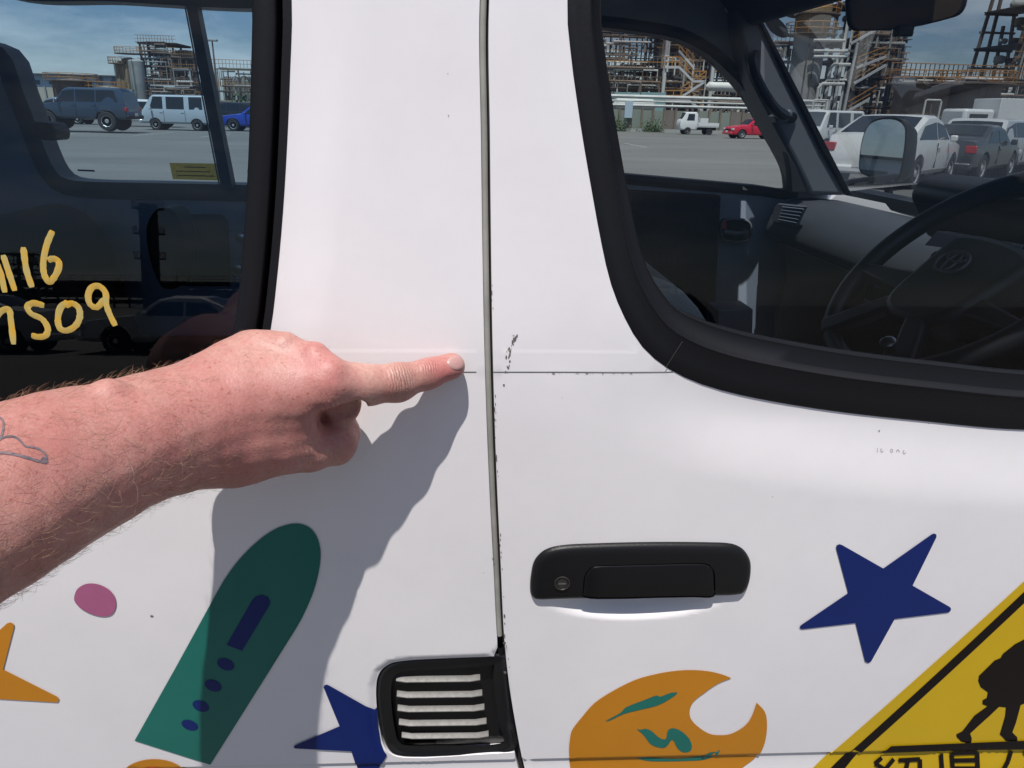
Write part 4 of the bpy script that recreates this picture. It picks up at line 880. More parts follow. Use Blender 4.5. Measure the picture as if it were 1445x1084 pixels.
def mixc(f, a, c, mode='MIX'):
    m_ = N.new('ShaderNodeMixRGB'); m_.blend_type = mode
    for i, q in ((0, f), (1, a), (2, c)):
        if hasattr(q, 'links'): K(q, m_.inputs[i])
        else: m_.inputs[i].default_value = q
    return m_.outputs[0]
base = ramp(noise(22, 5).outputs['Fac'], 0.34, (0.40, 0.200, 0.165, 1), 0.66, (0.52, 0.315, 0.262, 1))
att = N.new('ShaderNodeAttribute'); att.attribute_name = 'flush'
base = mixc(ramp(noise(60, 4, .7).outputs['Fac'], 0.40, (0, 0, 0, 1), 0.72, (0.45, 0.45, 0.45, 1)), base, (0.46, 0.150, 0.135, 1)); base = mixc(att.outputs['Fac'], base, (0.45, 0.150, 0.140, 1))
fr_ = N.new('ShaderNodeTexVoronoi'); fr_.inputs['Scale'].default_value = 260; fr_.inputs['Randomness'].default_value = 1; K(tcd.outputs['Object'], fr_.inputs['Vector'])
sp = ramp(fr_.outputs['Distance'], 0.10, (1, 1, 1, 1), 0.30, (0, 0, 0, 1)); nf = ramp(noise(90, 2).outputs['Fac'], 0.42, (0, 0, 0, 1), 0.60, (0.6, 0.6, 0.6, 1))
fre = mixc(1.0, sp, nf, 'MULTIPLY'); base = mixc(fre, base, (0.28, 0.06, 0.045, 1))
base = mixc(ramp(noise(420, 3).outputs['Fac'], 0.35, (0.28, 0.28, 0.28, 1), 0.6, (0, 0, 0, 1)), base, (0.30, 0.10, 0.08, 1))
K(base, b.inputs['Base Color']); b.inputs['Roughness'].default_value = 0.48; b.inputs['Specular IOR Level'].default_value = 0.42
b.inputs['Subsurface Weight'].default_value = 0.22; b.inputs['Subsurface Radius'].default_value = (0.9, 0.35, 0.22); b.inputs['Subsurface Scale'].default_value = 0.0035
vo = N.new('ShaderNodeTexVoronoi'); vo.inputs['Scale'].default_value = 900; K(tcd.outputs['Object'], vo.inputs['Vector'])
bp1 = N.new('ShaderNodeBump'); bp1.inputs['Strength'].default_value = 0.4; bp1.inputs['Distance'].default_value = 0.00025; K(vo.outputs['Distance'], bp1.inputs['Height'])
bp2 = N.new('ShaderNodeBump'); bp2.inputs['Strength'].default_value = 0.5; bp2.inputs['Distance'].default_value = 0.0007; K(noise(160, 5, .7).outputs['Fac'], bp2.inputs['Height']); K(bp1.outputs[0], bp2.inputs['Normal'])
# wrinkles across joints: 'along' runs with the limb, 'fold' says where
aa = N.new('ShaderNodeAttribute'); aa.attribute_name = 'along'; fo = N.new('ShaderNodeAttribute'); fo.attribute_name = 'fold'
def mth(op, a, c=None):
    m_ = N.new('ShaderNodeMath'); m_.operation = op
    for i, q in ((0, a), (1, c)):
        if q is None: continue
        if hasattr(q, 'links'): K(q, m_.inputs[i])
        else: m_.inputs[i].default_value = q
    return m_.outputs[0]
ph = mth('ADD', mth('MULTIPLY', aa.outputs['Fac'], 1500.0), mth('MULTIPLY', noise(110, 3).outputs['Fac'], 8.0))
wv = mth('POWER', mth('ABSOLUTE', mth('SINE', ph)), 0.35)
ht = mth('MULTIPLY', wv, fo.outputs['Fac'])
bp3 = N.new('ShaderNodeBump'); bp3.inputs['Strength'].default_value = 0.9; bp3.inputs['Distance'].default_value = 0.0016; K(ht, bp3.inputs['Height']); K(bp2.outputs[0], bp3.inputs['Normal']); K(bp3.outputs[0], b.inputs['Normal'])
allV = np.concatenate([V, V2]); allQ = np.concatenate([Q, Q2+len(V)])
me = bpy.data.meshes.new('body'); org = np.array(person.location)
me.vertices.add(len(allV)); me.vertices.foreach_set('co', (allV-org).astype(np.float32).ravel())
me.loops.add(len(allQ)*4); me.loops.foreach_set('vertex_index', allQ.astype(np.int32).ravel()); me.polygons.add(len(allQ)); me.polygons.foreach_set('loop_start', np.arange(0, len(allQ)*4, 4, dtype=np.int32))
me.update(calc_edges=True); me.validate()
# relax
bm = bmesh.new(); bm.from_mesh(me); bmesh.ops.smooth_vert(bm, verts=bm.verts, factor=0.5, use_axis_x=True, use_axis_y=True, use_axis_z=True); bmesh.ops.smooth_vert(bm, verts=bm.verts, factor=0.5, use_axis_x=True, use_axis_y=True, use_axis_z=True); bmesh.ops.recalc_face_normals(bm, faces=bm.faces); bm.to_mesh(me); bm.free()
me.shade_smooth(); me.materials.append(SKIN); bodyo = link(bpy.data.objects.new('body', me), person)
co = np.empty(len(me.vertices)*3, np.float32); me.vertices.foreach_get('co', co); co = co.reshape(-1, 3)+org
def put(nm, arr): a_ = me.attributes.new(nm, 'FLOAT', 'POINT'); a_.data.foreach_set('value', arr.astype(np.float32))
def gauss(c_, r_): return np.exp(-(((co-np.array(c_))**2).sum(1))/(r_*r_))
bvh = BVHTree.FromPolygons([tuple(p) for p in co[:len(V)]], [tuple(q) for q in Q])
def hit(px, py):
    r = ray(px, py).normalized(); h_ = bvh.ray_cast(CC, r, 1.0); return (h_[0], h_[1]) if h_[0] is not None else None
def sp_(px, py): h_ = hit(px, py); return tuple(h_[0]) if h_ else (9, 9, 9)
flush = 0.5*gauss(sp_(474, 525), 0.020)+0.35*gauss(sp_(441, 500), 0.016)+0.8*gauss(sp_(632, 535), 0.013)+0.55*gauss(sp_(612, 515), 0.014)+0.45*gauss(sp_(300, 600), 0.05)+0.3*gauss(sp_(400, 640), 0.04)+0.4*gauss(sp_(80, 620), 0.05)
pale = gauss(sp_(560, 540), 0.016)
put('flush', np.clip(flush-0.8*pale, 0, 1))
fd = Vector(idx_[3][0])-Vector(idx_[1][0]); fd.normalize()
along = ((co-np.array(idx_[0][0]))@np.array(fd)); wristd = (Vector(idx_[0][0])-Vector(wr[0])).normalized(); along2 = ((co-np.array(wr[0]))@np.array(wristd))
isf = (along > 0.015)
put('along', np.where(isf, along, along2*0.6))
fold = 0.55*gauss(sp_(566, 527), 0.0085)+0.5*gauss(sp_(568, 547), 0.008)+0.5*gauss(sp_(607, 518), 0.006)+0.3*gauss(sp_(462, 575), 0.012)+0.07*gauss(sp_(290, 610), 0.028)+0.25*gauss(sp_(440, 640), 0.014)+0.02
put('fold', np.clip(fold, 0, 1))
# fingernail of the index finger
nail_px = smooth_curve([(630,511),(634,505),(642,501),(649,502),(654,508),(655.5,514),(653,520),(646,523),(637,521)], sub=3)
mb = MB(); cx, cy = 643, 512; rings = []
for t in (1.0, 0.9, 0.6, 0.3, 0.0):
    row = []
    for a, b_ in nail_px:
        hp_ = hit(cx+(a-cx)*t*0.96, cy+(b_-cy)*t*0.96)
        if hp_ is None: hp_ = last
        last = hp_; q = hp_[0]; off = 0.0005 if t < 0.95 else 0.0001
        nn = hp_[1] if hp_[1].dot(CF) < 0 else -hp_[1]; row.append(q+nn*off)
    rings.append(row)
n = len(nail_px); mb.add([p for r in rings for p in r], [(i*n+j, i*n+(j+1) % n, (i+1)*n+(j+1) % n, (i+1)*n+j) for i in range(4) for j in range(n)])
mb.build('fingernail', mat('fingernail', (0.45, 0.25, 0.23), 0.38, var=0.12, vscale=120), person, angle=80)
# tattoo line work
TAT = mat('tattoo ink', (0.045, 0.055, 0.08), 0.6, var=0.4, vscale=300, col2=(0.20, 0.14, 0.15))
def tattoo(px_list, w):
    pc = smooth_curve(px_list, closed=False, sub=6); mb = MB(); vs = []; 
    for i, (a, b_) in enumerate(pc):
        a2, b2 = pc[min(i+1, len(pc)-1)]; a1, b1 = pc[max(i-1, 0)]; d = np.array([a2-a1, b2-b1]); d /= max(np.linalg.norm(d), 1e-6); nn = np.array([-d[1], d[0]])*w/2*random.uniform(.8, 1.2)
        for s in (1, -1):
            h_ = hit(max(a+nn[0]*s, -30), b_+nn[1]*s)
            if h_ is None: return
            q = h_[1] if h_[1].dot(CF) < 0 else -h_[1]; vs.append(h_[0]+q*0.0003)
    mb.add(vs, [(2*i, 2*i+1, 2*i+3, 2*i+2) for i in range(len(vs)//2-1)]); o_ = mb.build('tattoo', TAT, person, recalc=False, angle=80); return o_
zt_ = lambda p: zoomed(p, 0.3505, 0, 450)
tattoo(zt_([(-60,440),(0,400),(14,420),(12,450),(0,490)]), 3.2)
tattoo(zt_([(-40,520),(10,480),(50,474),(80,490),(100,512),(140,520),(168,532),(186,556),(180,580)]), 2.9)
tattoo(zt_([(-40,545),(0,540),(50,545),(110,560),(150,572),(184,580)]), 3.8)
tattoo(zt_([(168,560),(182,572),(192,570)]), 6.5)
# hairs
hair = MB(); fc = co[Q[:, 0]]; sel = np.where((fc[:, 0] < -0.06))[0]; nrm_all = np.empty(len(me.vertices)*3, np.float32); me.vertices.foreach_get('normal', nrm_all); nrm_all = nrm_all.reshape(-1, 3)
rh = random.Random(11); armdir = (Vector(wr[0])-Vector(A0[0])).normalized(); made = 0
for _ in range(5600):
    f_ = sel[rh.randrange(len(sel))]; p = Vector(fc[f_]); nv_ = Vector(nrm_all[Q[f_, 0]])
    on_arm = (p-Vector(wr[0])).dot(armdir)
    dens = 1.0 if on_arm < 0 else max(0.06, 0.5-on_arm*7)
    if nv_.dot(CF) > 0.45 or rh.random() > dens: continue
    L_ = rh.uniform(0.005, 0.012)*(1.0 if on_arm < 0.02 else 0.5); d = (armdir*rh.uniform(-0.1, 0.9)+Vector((0, 0, rh.uniform(-0.9, 0.5)))+Vector((rh.uniform(-.4, .4), rh.uniform(-.4, .4), 0)))
    d = (d-nv_*d.dot(nv_)).normalized(); pts = []; c_ = p.copy(); dd = (d*0.8+nv_*rh.uniform(0.3, 0.9)).normalized(); tw = Vector((rh.uniform(-1, 1), rh.uniform(-1, 1), rh.uniform(-1, 1)))*0.25
    for k in range(5): pts.append(c_.copy()); c_ = c_+dd*(L_/4); dd = (dd+tw*0.6+d*0.25-nv_*0.18).normalized()
    hair.tube(pts, [0.00005, 0.000055, 0.00005, 0.00004, 0.00001], 3, cap=False)
oh = hair.build('arm_hair', mat('reddish arm hair', (0.20, 0.11, 0.065), 0.45, col2=(0.42, 0.26, 0.16), vscale=400), person, recalc=False); oh['kind'] = 'stuff'
# clothes, shoes, hair of the head
def cloth(name, groups, mt, lo, hi, cut=None):
    G = sd_caps(lo, hi, 0.009, groups)
    if cut: 
        X, Y, Z = np.meshgrid(*[lo[i]+0.009*np.arange(G.shape[i]) for i in range(3)], indexing='ij', sparse=True); G = np.maximum(G, cut(X, Y, Z))
    v, q = surface_nets(G, lo, 0.009); mb = MB(); mb.add(v, [tuple(t) for t in q]); return mb.build(name, mt, person, recalc=True, angle=80)
grow = lambda cs, g: [(a, ra+g, b_, rb+g) for a, ra, b_, rb in cs]
cloth('shirt', [(0.05, grow(body[1:2]+body[3:7]+arm_r[:1], 0.014))], mat('dark shirt cloth', (0.03, 0.032, 0.04), 0.9, var=0.3, vscale=20), BLO, BHI, cut=lambda X, Y, Z: np.maximum(np.maximum(-0.62-Y if False else Y+0.66, 0.93-Z), Z-1.43+0*X))
cloth('trousers', [(0.05, grow([l for i, l in enumerate(legs) if i % 3 < 2]+[body[5]], 0.016))], mat('denim', (0.03, 0.045, 0.09), 0.9, var=0.3, vscale=40), BLO, BHI, cut=lambda X, Y, Z: np.maximum(Z-0.98+0*X, 0.08-Z))
cloth('hair', [(0.03, [((-0.05, -0.80, 1.60), .090, (-0.05, -0.78, 1.635), .086)])], mat('brown hair', (0.06, 0.035, 0.02), 0.8, bump=0.004, bscale=80), BLO, BHI, cut=lambda X, Y, Z: np.maximum(Y+0.735+0*X, 1.56-Z))
for i in (2, 5):
    a, ra, b_, rb = legs[i]; mb = MB(); o_ = None
    G = [(0.03, [(a, ra+.008, b_, rb+.010)])]; cloth('shoe', G, BLACKP, BLO, BHI, cut=lambda X, Y, Z: 0.004-Z+0*X)
ph_ = MB(); ph_.box((-0.075, -0.518, 1.418), (0.075, -0.510, 1.492)); pho = ph_.build('mobile_phone', BLACKG, None, bevel=0.003); tag(pho, 'black mobile phone held up just behind the viewpoint', 'phone')

# ------------------------------------------------------------------ ground
def ground_mat():
    mt, nt, b = nodes_of('asphalt lot'); N = nt.nodes; K = nt.links.new
    t = N.new('ShaderNodeTexCoord'); n = N.new('ShaderNodeTexNoise'); n.inputs['Scale'].default_value = 0.22; n.inputs['Detail'].default_value = 8; n.inputs['Roughness'].default_value = 0.65
    mp_ = N.new('ShaderNodeMapping'); mp_.inputs['Scale'].default_value = (0.35, 1, 1); K(t.outputs['Object'], mp_.inputs[0]); K(mp_.outputs[0], n.inputs['Vector'])
    r = N.new('ShaderNodeValToRGB'); e = r.color_ramp.elements; e[0].position = 0.32; e[0].color = (0.095, 0.093, 0.089, 1); e[1].position = 0.70; e[1].color = (0.155, 0.152, 0.143, 1); K(n.outputs['Fac'], r.inputs[0])
    n2 = N.new('ShaderNodeTexNoise'); n2.inputs['Scale'].default_value = 60; n2.inputs['Detail'].default_value = 4; K(t.outputs['Object'], n2.inputs['Vector'])
    m_ = N.new('ShaderNodeMixRGB'); m_.blend_type = 'OVERLAY'; m_.inputs[0].default_value = 0.45; K(r.outputs[0], m_.inputs[1]); K(n2.outputs['Fac'], m_.inputs[2]); K(m_.outputs[0], b.inputs['Base Color'])
    b.inputs['Roughness'].default_value = 0.9; bp = N.new('ShaderNodeBump'); bp.inputs['Distance'].default_value = 0.01; K(n2.outputs['Fac'], bp.inputs['Height']); K(bp.outputs[0], b.inputs['Normal']); return mt
mb = MB(); mb.add([(-3000, -3000, 0), (3000, -3000, 0), (3000, 4000, 0), (-3000, 4000, 0)], [(0, 1, 2, 3)]); g = mb.build('parking_lot', ground_mat(), None, smooth=False); g['kind'] = 'structure'
PLINE = mat('worn white line paint', (0.45, 0.45, 0.43), 0.8, var=0.6, vscale=3)
lines = MB()
for i in range(14):
    x = -30+i*3.0; lines.add([(x, 36.5, .004), (x+.12, 36.5, .004), (x+.12, 41.5, .004), (x, 41.5, .004)], [(0, 1, 2, 3)])
lo_ = lines.build('bay_lines', PLINE, None, smooth=False); lo_['kind'] = 'structure'

# ------------------------------------------------------------------ cars
CG = mat('dark car glass', (0.012, 0.016, 0.019), 0.08, spec=0.6); CGL = mat('lighter car glass', (0.05, 0.065, 0.07), 0.08, spec=0.6)
TAIL = mat('red tail lamp', (0.35, 0.012, 0.02), 0.2); HEADL = mat('headlamp lens', (0.5, 0.5, 0.52), 0.15); PLATE = mat('number plate', (0.65, 0.65, 0.62), 0.5)
def cpaint(name, c): return mat('car paint '+name, c, 0.3, coat=0.6, var=0.04, vscale=1)
def smoothmod(o, n=1): q = o.modifiers.new('sub', 'SUBSURF'); q.levels = n; q.render_levels = n
def make_car(name, label, cat, loc, rot, L, W, H, T, belt, sill, paint, sides, wind=None, back=None, wheels=(0.19, 0.80), wr_=0.32, group='parked cars across the lot', tum=0.26, lights=True, glassm=None, dark_sill=False, tailz=0.0, wheelm=None):
    """local frame: front at -x; T: roof profile [(fraction, z)]"""
    glassm = glassm or CG
    root = thing(name, label, cat, (0, 0, 0), group)
    tx = [t[0]*L-L/2 for t in T]; tz = [t[1] for t in T]
    Tf = lambda x: float(np.interp(x, tx, tz)); wf = lambda x: W/2*(1-0.10*abs(2*x/L)**5); xs = sorted(set([round(v, 3) for v in list(np.linspace(-L/2, L/2, 26))+tx]))
    Bf = lambda x: min(belt, Tf(x))
    vs = []; k = 9
    for x in xs:
        w = wf(x); t = Tf(x); b_ = Bf(x); h = max(0, t-b_); e = 1 if abs(x) > L/2-0.02 else 0
        s_ = sill+0.10*e
        ring = [(0, s_), (w*.86, s_), (w*.97, s_+.10), (w, (s_+b_)/2), (w*.975, b_-.03), (w*.965-h*.5*tum, b_+h*.5), (w*.955-h*.93*tum, b_+h*.93), (w*.90-h*tum-.03, t+.012), (w*.5-h*.1, t+.03)]
        full = ring+[(0, t+.035)]+[(-a, c) for a, c in reversed(ring[1:])]; K_ = len(full); vs += [(x, a, c) for a, c in full]
    mb = MB(); n = len(xs); mb.add(vs, [(i*K_+j, i*K_+(j+1) % K_, (i+1)*K_+(j+1) % K_, (i+1)*K_+j) for i in range(n-1) for j in range(K_)]+[tuple(range(K_)), tuple(range((n-1)*K_, n*K_))])
    body_ = mb.build('body', paint, root, angle=32)
    wx = [f_*L-L/2 for f_ in wheels]; cut = MB()
    for x in wx: cut.lathe((x, -W, wr_+0.02), (0, 1, 0), [(0, wr_*1.17), (2*W, wr_*1.17)], 24)
    co_ = cut.build('cutter', paint, None, smooth=False); bo = body_.modifiers.new('b', 'BOOLEAN'); bo.object = co_; bo.operation = 'DIFFERENCE'; bo.solver = 'EXACT'
    dg = bpy.context.evaluated_depsgraph_get(); dg.update(); nm = bpy.data.meshes.new_from_object(body_.evaluated_get(dg)); body_.modifiers.clear(); body_.data = nm; bpy.data.objects.remove(co_)
    nm.set_sharp_from_angle(angle=math.radians(32))
    for x in wx:
        for s in (-1, 1):
            y = s*(W/2-0.02); mb = MB(); mb.lathe((x, y, wr_), (0, s, 0), [(-.22, wr_*.6), (-.22, wr_*.95), (-.18, wr_), (-.03, wr_), (0, wr_*.93), (0, wr_*.66), (-.03, wr_*.62)], 24); w_ = mb.build('wheel', TYRE, root)
            mb = MB(); mb.lathe((x, y, wr_), (0, s, 0), [(-.03, wr_*.64), (-.004, wr_*.62), (-.05, wr_*.5), (-.05, wr_*.28), (-.01, wr_*.2), (-.01, .01)], 10); mb.build('rim', wheelm or RIM, w_, smooth=False)
            mb = MB(); mb.lathe((x, s*(W/2-0.30), wr_), (0, s, 0), [(0, wr_*1.1), (0.02, wr_*1.1)], 18); mb.build('wheel_well', TRIMD, root, smooth=False)
    side_y = lambda x, z: wf(x)*.965-(z-belt)*tum+.008
    for (xa0, xa1, xb0, xb1, *zz) in sides:   # fractions: bottom-front, top-front, bottom-rear, top-rear
        z0 = belt+0.03; 
        for s in (-1, 1):
            P_ = []
            for (xb_, xt_) in ((xa0, xa1), (xb0, xb1)):
                xb_ = xb_*L-L/2; xt_ = xt_*L-L/2; zt_2 = min(H-0.13, Tf(xt_)-0.07); P_.append([(xb_, s*side_y(xb_, z0), z0), (xt_, s*side_y(xt_, zt_2), zt_2)])
            mb = MB(); a, b2 = P_; mid = lambda p, q: tuple((np.array(p)+np.array(q))/2)
            mb.add([a[0], b2[0], b2[1], a[1]], [(0, 1, 2, 3)] if s < 0 else [(3, 2, 1, 0)]); mb.build('window', glassm, root, smooth=False, recalc=False)
    for nm_, seg_ in (('windscreen', wind), ('rear_window', back)):
        if not seg_: continue
        x0, x1 = seg_[0]*L-L/2, seg_[1]*L-L/2; mb = MB(); row = []
        out = -1 if nm_ == 'windscreen' else 1
        for t in np.linspace(0, 1, 5):
            x = x0+(x1-x0)*t; z = Tf(x); h = max(0, z-belt); w = wf(x)*.88-h*tum-.04
            row += [(x+out*.012, -w, z+.022), (x+out*.016, -w*.5, z+.040), (x+out*.018, 0, z+.046), (x+out*.016, w*.5, z+.040), (x+out*.012, w, z+.022)]
        mb.add(row, [(i*5+j, i*5+j+1, (i+1)*5+j+1, (i+1)*5+j) for i in range(4) for j in range(4)]); mb.build(nm_, glassm, root, recalc=False)
    hz = sill+(belt-sill)*0.62
    if lights:
        for s in (-1, 1):
            mb = MB(); mb.box((-L/2-.015, s*W*.40-.14, hz-.07), (-L/2+.12, s*W*.40+.14, hz+.07)); mb.build('headlight', HEADL, root, bevel=.02)
            mb = MB(); mb.box((L/2-.10, s*W*.41-.13, hz-.09+tailz), (L/2+.012, s*W*.41+.13, hz+.10+tailz)); mb.build('tail_light', TAIL, root, bevel=.02)
            mb = MB(); xm = (T[2][0]+.04)*L-L/2 if len(T) > 3 else 0; xm = sides[0][0]*L-L/2+.05 if sides else 0; mb.box((xm, s*(W/2+.10)-.09, belt-.02), (xm+.10, s*(W/2+.10)+.07, belt+.13)); mb.build('side_mirror', paint, root, bevel=.03)
        for xx, s in ((-L/2, -1), (L/2, 1)):
            mb = MB(); mb.box((xx-.09, -W*.46, sill+.02), (xx+.09, W*.46, sill+.20)); mb.build('bumper', paint if not dark_sill else BLACKP, root, bevel=.05)
            mb = MB(); mb.box((xx+s*.092-.006, -.17, sill+.16), (xx+s*.092+.006, .17, sill+.30)); mb.build('number_plate', PLATE, root, smooth=False)
        mb = MB(); mb.box((-L/2-.012, -W*.26, hz-.08), (-L/2+.02, W*.26, hz+.03)); mb.build('grille', BLACKP, root, smooth=False)
    # door cut lines and handles
    if len(sides) > 1:
        for q in sides[:-1]:
            x = (q[2]+.008)*L-L/2
            for s in (-1, 1):
                mb = MB(); yy = s*(wf(x)*1.0+.001)
                mb.box((x-.008, min(yy, yy-s*.03), sill+.14), (x+.008, max(yy, yy-s*.03), belt-.05)); mb.build('door_gap', BLACKP, root, smooth=False)
                mb = MB(); mb.box((x-.22, s*wf(x)*.985-.02, belt-.16), (x-.06, s*wf(x)*.985+.03, belt-.12)); mb.build('door_handle', paint, root, smooth=False)
    root.location = loc; root.rotation_euler = (0, 0, rot); return root
def atX(px, Y): return onY(px, 160, Y).x
SUVT = [(0, .92), (.02, 1.08), (.27, 1.20), (.30, 1.24), (.385, 1.80), (.43, 1.90), (.92, 1.90), (.975, 1.75), (.985, 1.25), (1.0, 1.0)]
VANT = [(0, .75), (.015, .95), (.06, 1.12), (.16, 1.72), (.20, 1.84), (.96, 1.86), (.985, 1.60), (1.0, .8)]
SEDT = [(0, .62), (.03, .80), (.26, .94), (.30, .97), (.42, 1.34), (.50, 1.42), (.66, 1.41), (.82, 1.10), (.86, 1.06), (.98, 1.02), (1.0, .7)]
COUT = [(0, .70), (.03, .90), (.26, 1.05), (.30, 1.10), (.42, 1.50), (.50, 1.60), (.66, 1.58), (.90, 1.18), (.96, 1.13), (1.0, .75)]
WAGT = [(0, .65), (.03, .85), (.24, 1.0), (.28, 1.05), (.40, 1.50), (.46, 1.60), (.85, 1.58), (.96, 1.12), (1.0, .75)]
SIDE3 = [(.325, .395, .50, .50), (.515, .515, .70, .70), (.715, .715, .925, .885)]
xa, xb = atX(50, 39.5), atX(190, 39.5)
Ls = xb-xa
make_car('off_road_car', 'raised dark blue off-road estate with chunky tyres seen through the rear window', 'car', ((xa+xb)/2, 39.5, 0.12), 0, Ls, 1.95, 1.95, SUVT, 1.26, .52, cpaint('navy', (0.017, 0.038, 0.066)), SIDE3, (.30, .385), (.925, .975), (.20, .79), .43, dark_sill=True)
xa, xb = atX(204, 45.5), atX(302, 45.5)
make_car('minivan', 'pale silver-blue microvan parked behind the dark blue off-road car', 'van', ((xa+xb)/2, 45.5, 0), 0, xb-xa, 1.6, 1.92, VANT, 1.10, .36, cpaint('silver blue', (0.36, 0.42, 0.46)), [(.15, .21, .34, .34), (.39, .39, .64, .64), (.71, .71, .90, .89)], (.07, .17), (.965, .98), (.21, .80), .30, tum=.16)
make_car('coupe', 'bright blue low coupe with silver wheels, beside the microvan', 'car', (atX(313, 47)+2.15, 47, 0), 0, 4.3, 1.75, 1.40, SEDT, .92, .28, cpaint('blue', (0.012, 0.045, 0.33)), [(.34, .43, .56, .56), (.575, .575, .78, .70)], (.30, .42), (.68, .80), (.19, .80), .33)
make_car('estate_car', 'white estate car behind the gap between the off-road car and microvan', 'car', (atX(190, 50), 51, 0), 0, 4.6, 1.7, 1.62, WAGT, 1.0, .3, cpaint('white', (0.62, 0.63, 0.62)), SIDE3, (.28, .40), (.87, .95))
make_car('delivery_van', 'white van nose just left of the dark blue off-road car', 'van', (atX(42, 43)-2.3, 44, 0), PI, 4.6, 1.7, 1.95, VANT, 1.12, .36, cpaint('white', (0.62, 0.63, 0.62)), [(.15, .21, .34, .34), (.39, .39, .64, .64), (.71, .71, .90, .89)], (.07, .17), (.965, .98), tum=.16)
make_car('estate_car', 'black estate car partly hidden between the microvan and the blue coupe', 'car', (atX(318, 54), 55, 0), 0, 4.5, 1.75, 1.75, WAGT, 1.05, .3, cpaint('black', (0.012, 0.012, 0.015)), SIDE3, (.28, .40), (.87, .95))
make_car('sedan', 'grey sedan roof showing behind the dark blue off-road car', 'car', (atX(75, 52), 53, 0), 0, 4.5, 1.75, 1.75, WAGT, 1.05, .3, cpaint('grey blue', (0.16, 0.20, 0.22)), SIDE3, (.28, .40), (.87, .95))
xa = atX(1029, 57)
make_car('sedan', 'small bright red car parked near the plant wall', 'car', (xa+2.0, 57, 0), 0.12, 4.1, 1.68, 1.36, SEDT, .90, .26, cpaint('red', (0.50, 0.012, 0.035)), [(.34, .43, .56, .56), (.575, .575, .78, .70)], (.30, .42), (.68, .80), (.19, .80), .31)
make_car('hatchback', 'small silver car behind the red car, cut off by the pillar', 'car', (xa+5.6, 59, 0), 0.12, 3.6, 1.6, 1.5, WAGT, .95, .28, cpaint('silver', (0.42, 0.43, 0.44)), SIDE3, (.28, .40), (.87, .95))
# kei truck
xa, xb = atX(954, 66), atX(1014, 66); Lt = xb-xa
cabT = [(0, .85), (.02, 1.05), (.06, 1.15), (.30, 1.72), (.38, 1.80), (.92, 1.80), (1.0, 1.70)]
kt = make_car('pickup_truck', 'tiny white flatbed truck parked against the plant wall', 'truck', (0, 0, 0), 0, 1.5, 1.45, 1.80, cabT, 1.10, .36, cpaint('white', (0.62, 0.63, 0.62)), [(.34, .44, .80, .80)], (.10, .30), None, (.45,), .27, lights=False, tum=.12, group='parked cars across the lot')
for o_ in [c_ for c_ in kt.children if c_.name.startswith('wheel')][4:]: pass
wt_ = cpaint('white', (0.62, 0.63, 0.62))
for nm_, a, b_ in (('bed', (.75, -.70, .62), (2.6, .70, .70)), ('side_board', (.80, -.72, .70), (2.6, -.68, .98)), ('side_board', (.80, .68, .70), (2.6, .72, .98)), ('tail_board', (2.57, -.70, .70), (2.61, .70, .98)), ('guard_frame', (.80, -.68, .98), (.85, .68, 1.40)), ('chassis', (.6, -.35, .38), (2.5, .35, .62)), ('toolbox', (1.0, -.5, .98), (1.7, .5, 1.35))):
    mb = MB(); mb.box(a, b_); o_ = mb.build(nm_, wt_ if nm_ not in ('chassis',) else BLACKP, None, smooth=False); o_.parent = kt
for s in (-1, 1):
    mb = MB(); mb.lathe((1.85, s*.66, .27), (0, s, 0), [(-.16, .16), (-.16, .26), (0, .27), (0, .17), (-.02, .16), (-.02, .02)], 20); o_ = mb.build('wheel', TYRE, None); o_.parent = kt
    mb = MB(); mb.box((-.765, s*.5-.12, .72), (-.72, s*.5+.12, .86)); o_ = mb.build('headlight', HEADL, None, smooth=False); o_.parent = kt
kt.location = (xa+.75*Lt/3.35+.2, 66, 0); kt.scale = (1, 1, 1)
# the angled row seen through the windscreen
def rowcar(px, dist, hd, **k):
    d = ray(px, 200); d = Vector((d.x, d.y, 0)).normalized(); p = Vector((CC.x, CC.y, 0))+d*dist; return (p.x, p.y, 0), PI/2*0+math.atan2(-math.cos(math.radians(hd)), -math.sin(math.radians(hd)))
row = [(1268, 21.5, 47, 'coupe_suv', 'white coupe-roofed car seen from behind through the windscreen', COUT, (4.7, 1.92, 1.60), 1.05, 'pearl white', (0.66, 0.66, 0.64), [(.33, .41, .53, .53), (.545, .545, .84, .74)], (.68, .90)),
 (1366, 25.5, 50, 'sedan', 'dark grey sedan between the white coupe-roofed car and the silver estate', SEDT, (4.5, 1.8, 1.45), .95, 'dark grey', (0.03, 0.032, 0.036), [(.34, .43, .56, .56), (.575, .575, .78, .70)], (.68, .80)),
 (1398, 28.5, 50, 'estate_car', 'silver estate car with roof rails and tall red tail lamps', WAGT, (4.8, 1.9, 1.68), 1.08, 'silver', (0.38, 0.39, 0.40), SIDE3, (.87, .95)),
 (1440, 31.5, 52, 'estate_car', 'black estate car at the right end of the angled row', WAGT, (4.8, 1.9, 1.72), 1.08, 'black', (0.012, 0.012, 0.015), SIDE3, (.87, .95)),
 (1490, 34.5, 52, 'sedan', 'dark grey sedan just past the right edge of the angled row', SEDT, (4.5, 1.8, 1.5), .98, 'dark grey', (0.03, 0.032, 0.036), [(.34, .43, .56, .56), (.575, .575, .78, .70)], (.68, .80))]
for px, dist, hd, nm_, lb, T_, (l_, w_, h_), bl, pn, pc, sd, bk in row:
    loc, rt = rowcar(px, dist, hd); make_car(nm_, lb, 'car', loc, rt, l_, w_, h_, T_, bl, .30, cpaint(pn, pc), sd, None, bk, wr_=.35, tailz=.12 if nm_ != 'estate_car' else .25)
